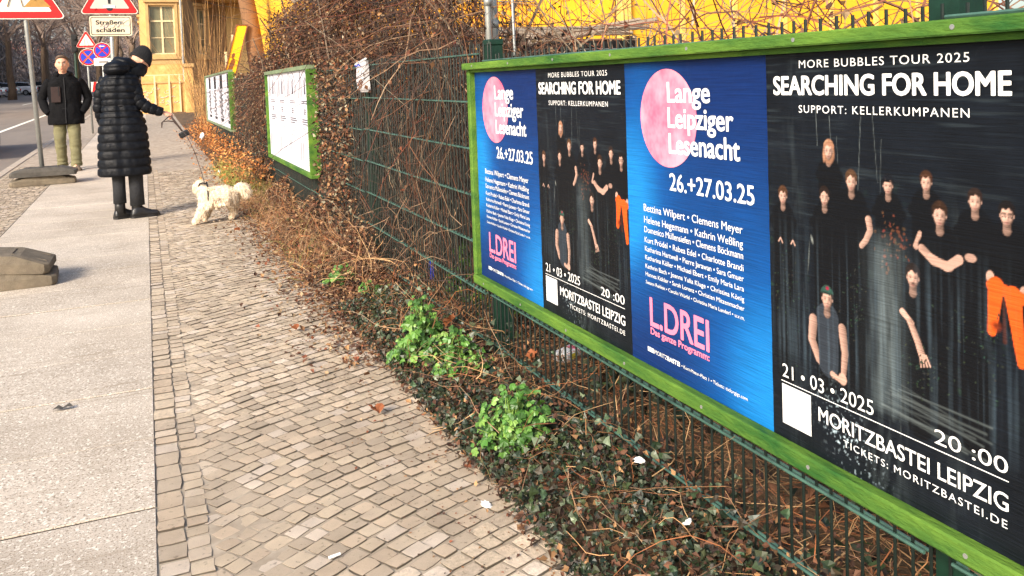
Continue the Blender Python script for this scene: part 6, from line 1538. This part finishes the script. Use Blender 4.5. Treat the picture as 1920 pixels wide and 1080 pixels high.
sd = np.cross(D, Nn); sd /= np.linalg.norm(sd, axis=1, keepdims=True) + 1e-6
Vt = np.stack([B_ - sd * .0026, B_ + sd * .0026, B_ + D * ln[:, None] * .6 + sd * .0018, B_ + D * ln[:, None]], 1); Vt[..., 2] = np.maximum(Vt[..., 2], gd + .002)
me = npmesh('fur', (Vt - np.array(dog.location)).reshape(-1, 3), (np.array([[0, 1, 2, 3]])[None] + (np.arange(n) * 4)[:, None, None]).reshape(-1, 4), np.repeat(pal(n, [lin(238, 222, 198), lin(228, 206, 176), lin(244, 232, 212), lin(216, 190, 156)], .08), 4, axis=0))
link('fur', me, M_furt, dog)
MB().ell((.405, DY + .238, .315), (.009, .008, .007), 8, 6).build('nose', M_black, dog, smooth=True)
for sx in (-1, 1): MB().ell((.420 + sx * .026, DY + .192, .340), (.007, .007, .007), 8, 6).build('eye', M_black, dog, smooth=True)
hr = MB().tube([(.475 + .0 * math.cos(a), DY + .028 + .116 * math.cos(a), .258 + .116 * math.sin(a)) for a in np.linspace(-.5, PI + .5, 20)], [.008] * 20, 6, flat=1.0); hr.tube([(.470, DY - .01, .365), (.44, DY + .0, .375), (.415, DY + .03, .365), (.40, DY + .06, .33)], .008, 6); hr.build('harness', M_black, dog, smooth=True)
# leash with handle loop and bag dispenser
M_leash = mat('brown_leash', lin(62, 48, 42), .7, .2, 30)
le = thing('dog_leash', 'thin dark leash running from the hand in the quilted sleeve to the dog', 'leash', (.2, WY, .95))
m = MB().tube([(.455, DY + .02, .372), (.44, DY + .1, .46), (.40, 8.6, .64), (.35, 8.9, .78), (.30, 9.02, .86), (.235, WY - .08, .965), (.20, WY - .065, .985)], .0035, 6); m.build('line', M_leash, le, smooth=True)
m = MB().tube([(.205, WY - .07, .985), (.165, WY - .09, .95), (.13, WY - .09, .92), (.128, WY - .09, .87), (.137, WY - .09, .93), (.19, WY - .09, .935), (.24, WY - .09, .925), (.275, WY - .09, .88), (.31, WY - .09, .83)], .0055, 6); m.build('hand_loop', M_leash, le, smooth=True)
m = MB().tube([(.215, WY - .08, .985), (.245, WY - .085, .93), (.285, WY - .09, .875), (.315, WY - .09, .83)], [.008, .010, .008, .006], 8); m.build('grip', M_leash, le, smooth=True)
bd = thing('bag_dispenser', 'small black bag dispenser dangling from the leash', 'bag dispenser', (.33, WY - .1, .80))
m = MB().box(-.048, .048, -.024, .024, -.030, .030, .010); o = m.build('case', M_boot, bd, local=True); o.rotation_euler.y = -.45; o = MB().box(-.05, -.034, -.0255, .0255, -.020, .020, .004).build('cap', M_black, bd, local=True); o.rotation_euler.y = -.45

# ------------------------------------------------------------------ small things
# plastic pouch on the fence
pw = thing('plastic_pouch', 'milky plastic pouch with brown leaves inside, clipped to the fence top', 'plastic bag', (1.26, 5.3, 1.2))
M_pouch = mat('milky_plastic', lin(206, 204, 206), .35, .08, 10, spec=.5)
def pch(z0, z1, hw0, hw1, ly0, ly1, d0, d1): return [[(1.262 - d0, 5.32 + ly0 + hw0, z0), (1.262 - d0, 5.32 + ly0 - hw0, z0), (1.275, 5.32 + ly0 - hw0 + .004, z0), (1.275, 5.32 + ly0 + hw0 - .004, z0)], [(1.262 - d1, 5.32 + ly1 + hw1, z1), (1.262 - d1, 5.32 + ly1 - hw1, z1), (1.275, 5.32 + ly1 - hw1 + .004, z1), (1.275, 5.32 + ly1 + hw1 - .004, z1)]]
rings = []
for z, hw, ly, d in ((1.175, .075, -.06, .015), (1.20, .085, -.055, .03), (1.25, .095, -.035, .028), (1.32, .115, -.01, .014), (1.365, .13, .01, .006), (1.372, .14, .01, .012)): rings.append(pch(z, z, hw, hw, ly, ly, d, d)[0])
fixn(MB().loft(rings).build('pouch', M_pouch, pw)); MB().tube([(1.255, 5.19, 1.382), (1.255, 5.48, 1.352)], .006, 6).build('zip_strip', M_whiteworn, pw)
m = MB(); r = random.Random(3)
for k in range(9): y_ = 5.26 + r.uniform(-.06, .05); z_ = 1.19 + r.uniform(0, .045); m.add([(1.228, y_, z_), (1.227, y_ + .02, z_ + .012), (1.229, y_ + .006, z_ + .026), (1.228, y_ - .016, z_ + .01)], [(0, 1, 2, 3)])
m.build('leaf_bits', M_rust, pw); MB().tube([(1.243, 5.43, 1.345), (1.24, 5.38, 1.34), (1.243, 5.35, 1.352), (1.24, 5.30, 1.342)], .004, 5).build('scribble', M_signblue, pw)

def crumple(name, label, cat, x, y, z, s, col, seed, flat=.35, group=None):
    r = random.Random(seed); m = MB().ell((0, 0, 0), (s, s * .6, s * flat), 9, 6, lambda p, d: p * r.uniform(.6, 1.25)); o = m.build(name, col, None); o.location = (x, y, z + s * flat * .7); o.rotation_euler = (0, 0, r.uniform(0, 3)); return tag(o, label, cat, group)
crumple('paper_scrap', 'white crumpled paper scrap on the cobbles near the ivy', 'litter', .838, 2.25, 0, .022, M_whiteworn, 1)
crumple('paper_scrap', 'grey white paper scrap at the ivy edge right of the white crumpled one', 'litter', .955, 2.10, .01, .018, M_whiteworn, 2)
crumple('paper_scrap', 'white ball of paper lying in the leaf drift by the small boards', 'litter', .885, 12.4, hz(12.4) + .05, .035, M_white, 3, .8)
crumple('paper_scrap', 'white paper ball near the top of the leaf drift at the farthest small board', 'litter', .93, 17.0, hz(17) + .25, .07, M_white, 4, .8)
crumple('tissue_scrap', 'white tissue caught in the ivy low below the board', 'litter', 1.17, 1.95, .18, .016, M_whiteworn, 5, .5)
crumple('tissue_scrap', 'white shred beneath the near end of the board in the ivy', 'litter', 1.12, 1.66, .16, .014, M_whiteworn, 6, .5)
crumple('foil_scrap', 'pale crumpled wrapper in the dead leaves at the very bottom by the fence', 'litter', 1.24, 1.30, .16, .03, M_whiteworn, 7, .4)
o = MB().tube([(-.016, 0, 0), (.0, 0, .001), (.015, .003, 0)], .0038, 8).build('cigarette_butt', M_white, None); o.location = (.387, 2.17, .010); o.rotation_euler.z = .1; tag(o, 'white cigarette butt on the cobbles at the bottom of the picture', 'cigarette')
m = MB(); m.add([(-.05, 0, .004), (-.02, .028, .016), (.0, .012, .006), (.03, .03, .018), (.05, .0, .006), (.028, -.018, .016), (.0, -.012, .004), (-.025, -.024, .014)], [(0, 1, 2, 7), (2, 5, 6, 7), (2, 3, 4, 5)])
o = m.build('fallen_leaf', M_rubberd, None); o.location = (-.358, 3.70, .006); o.scale = (.75, .75, .75); tag(o, 'single curled dark leaf lying on the granite slabs', 'leaf')
for (x, y, s_, rz, lab) in ((.72, 3.05, .055, .2, 'large brown leaf with long stem on the cobbles left of the bushy herb'), (.66, 7.6, .05, 1.2, 'dark brown leaf on the cobbles right behind the dog'), (1.28, 2.86, .045, 2.0, 'large russet leaf caught at the fence between two green herbs'), (1.16, 3.46, .06, .9, 'orange brown leaf held in the tall green herb'), (.62, 4.3, .045, .4, 'lone brown leaf on the cobbles beside the leaf litter')):
    T, Fk = HERB; T2 = (T - (0, .4, 0)) * s_; T2[:, 2] += .02 * np.abs(np.sin(T[:, 0] * 4)); me = npmesh('fallen_leaf', T2, Fk, np.tile(lin(138, 82, 50), (len(T), 1))); o = link('fallen_leaf', me, M_leaf, None, (x, y, .02 if x < .95 else .19)); o.rotation_euler = (.15 if x < .95 else -.7, .1, rz); tag(o, lab, 'leaf')
# cartons behind the fence
def carton(x, y, z, rz, s_, cols, lab):
    t = thing('juice_carton', lab, 'litter', (x, y, z), rz); a, b, c = s_; MB().box(-a, a, -b, b, 0, c, .004).build('carton', cols[0], t, local=True)
    MB().box(-a * .6, a * .2, -b - .0012, -b - .0002, c * .2, c * .85).build('print_patch', cols[1], t, local=True); MB().box(a * .3, a * .8, -b * .7, b * .7, c + .0002, c + .0012).build('print_patch', cols[2], t, local=True)
M_lb = mat('light_blue_print', lin(120, 190, 224), .5, .1, 9); M_yl = mat('yellow_print', lin(226, 206, 70), .5, .1, 9)
carton(1.50, 3.02, .10, .5, (.06, .035, .035), (M_whiteworn, M_yl, M_pink), 'white and yellow carton lying in the dry grass behind the fence')
carton(1.62, 2.20, .17, -.4, (.05, .03, .035), (M_lb, M_red, M_white), 'light blue and red carton behind the fence under the middle blue poster')
o = MB().box(-.010, .010, -.022, .022, 0, .10, .004).build('blue_bottle', M_signblue, None); o.location = (1.42, 4.55, .12); tag(o, 'dark blue plastic piece behind the fence above the green herb', 'litter')
o = MB().box(-.05, .05, -.08, .08, 0, .012, .004).build('teal_wrapper', mat('teal_plastic', lin(60, 150, 140), .4), None); o.location = (1.55, 1.28, .22); o.rotation_euler = (.5, .3, .2); tag(o, 'teal plastic wrapper behind the fence under the near end of the board', 'litter')
flush_text()
print('all done', len(bpy.data.objects))
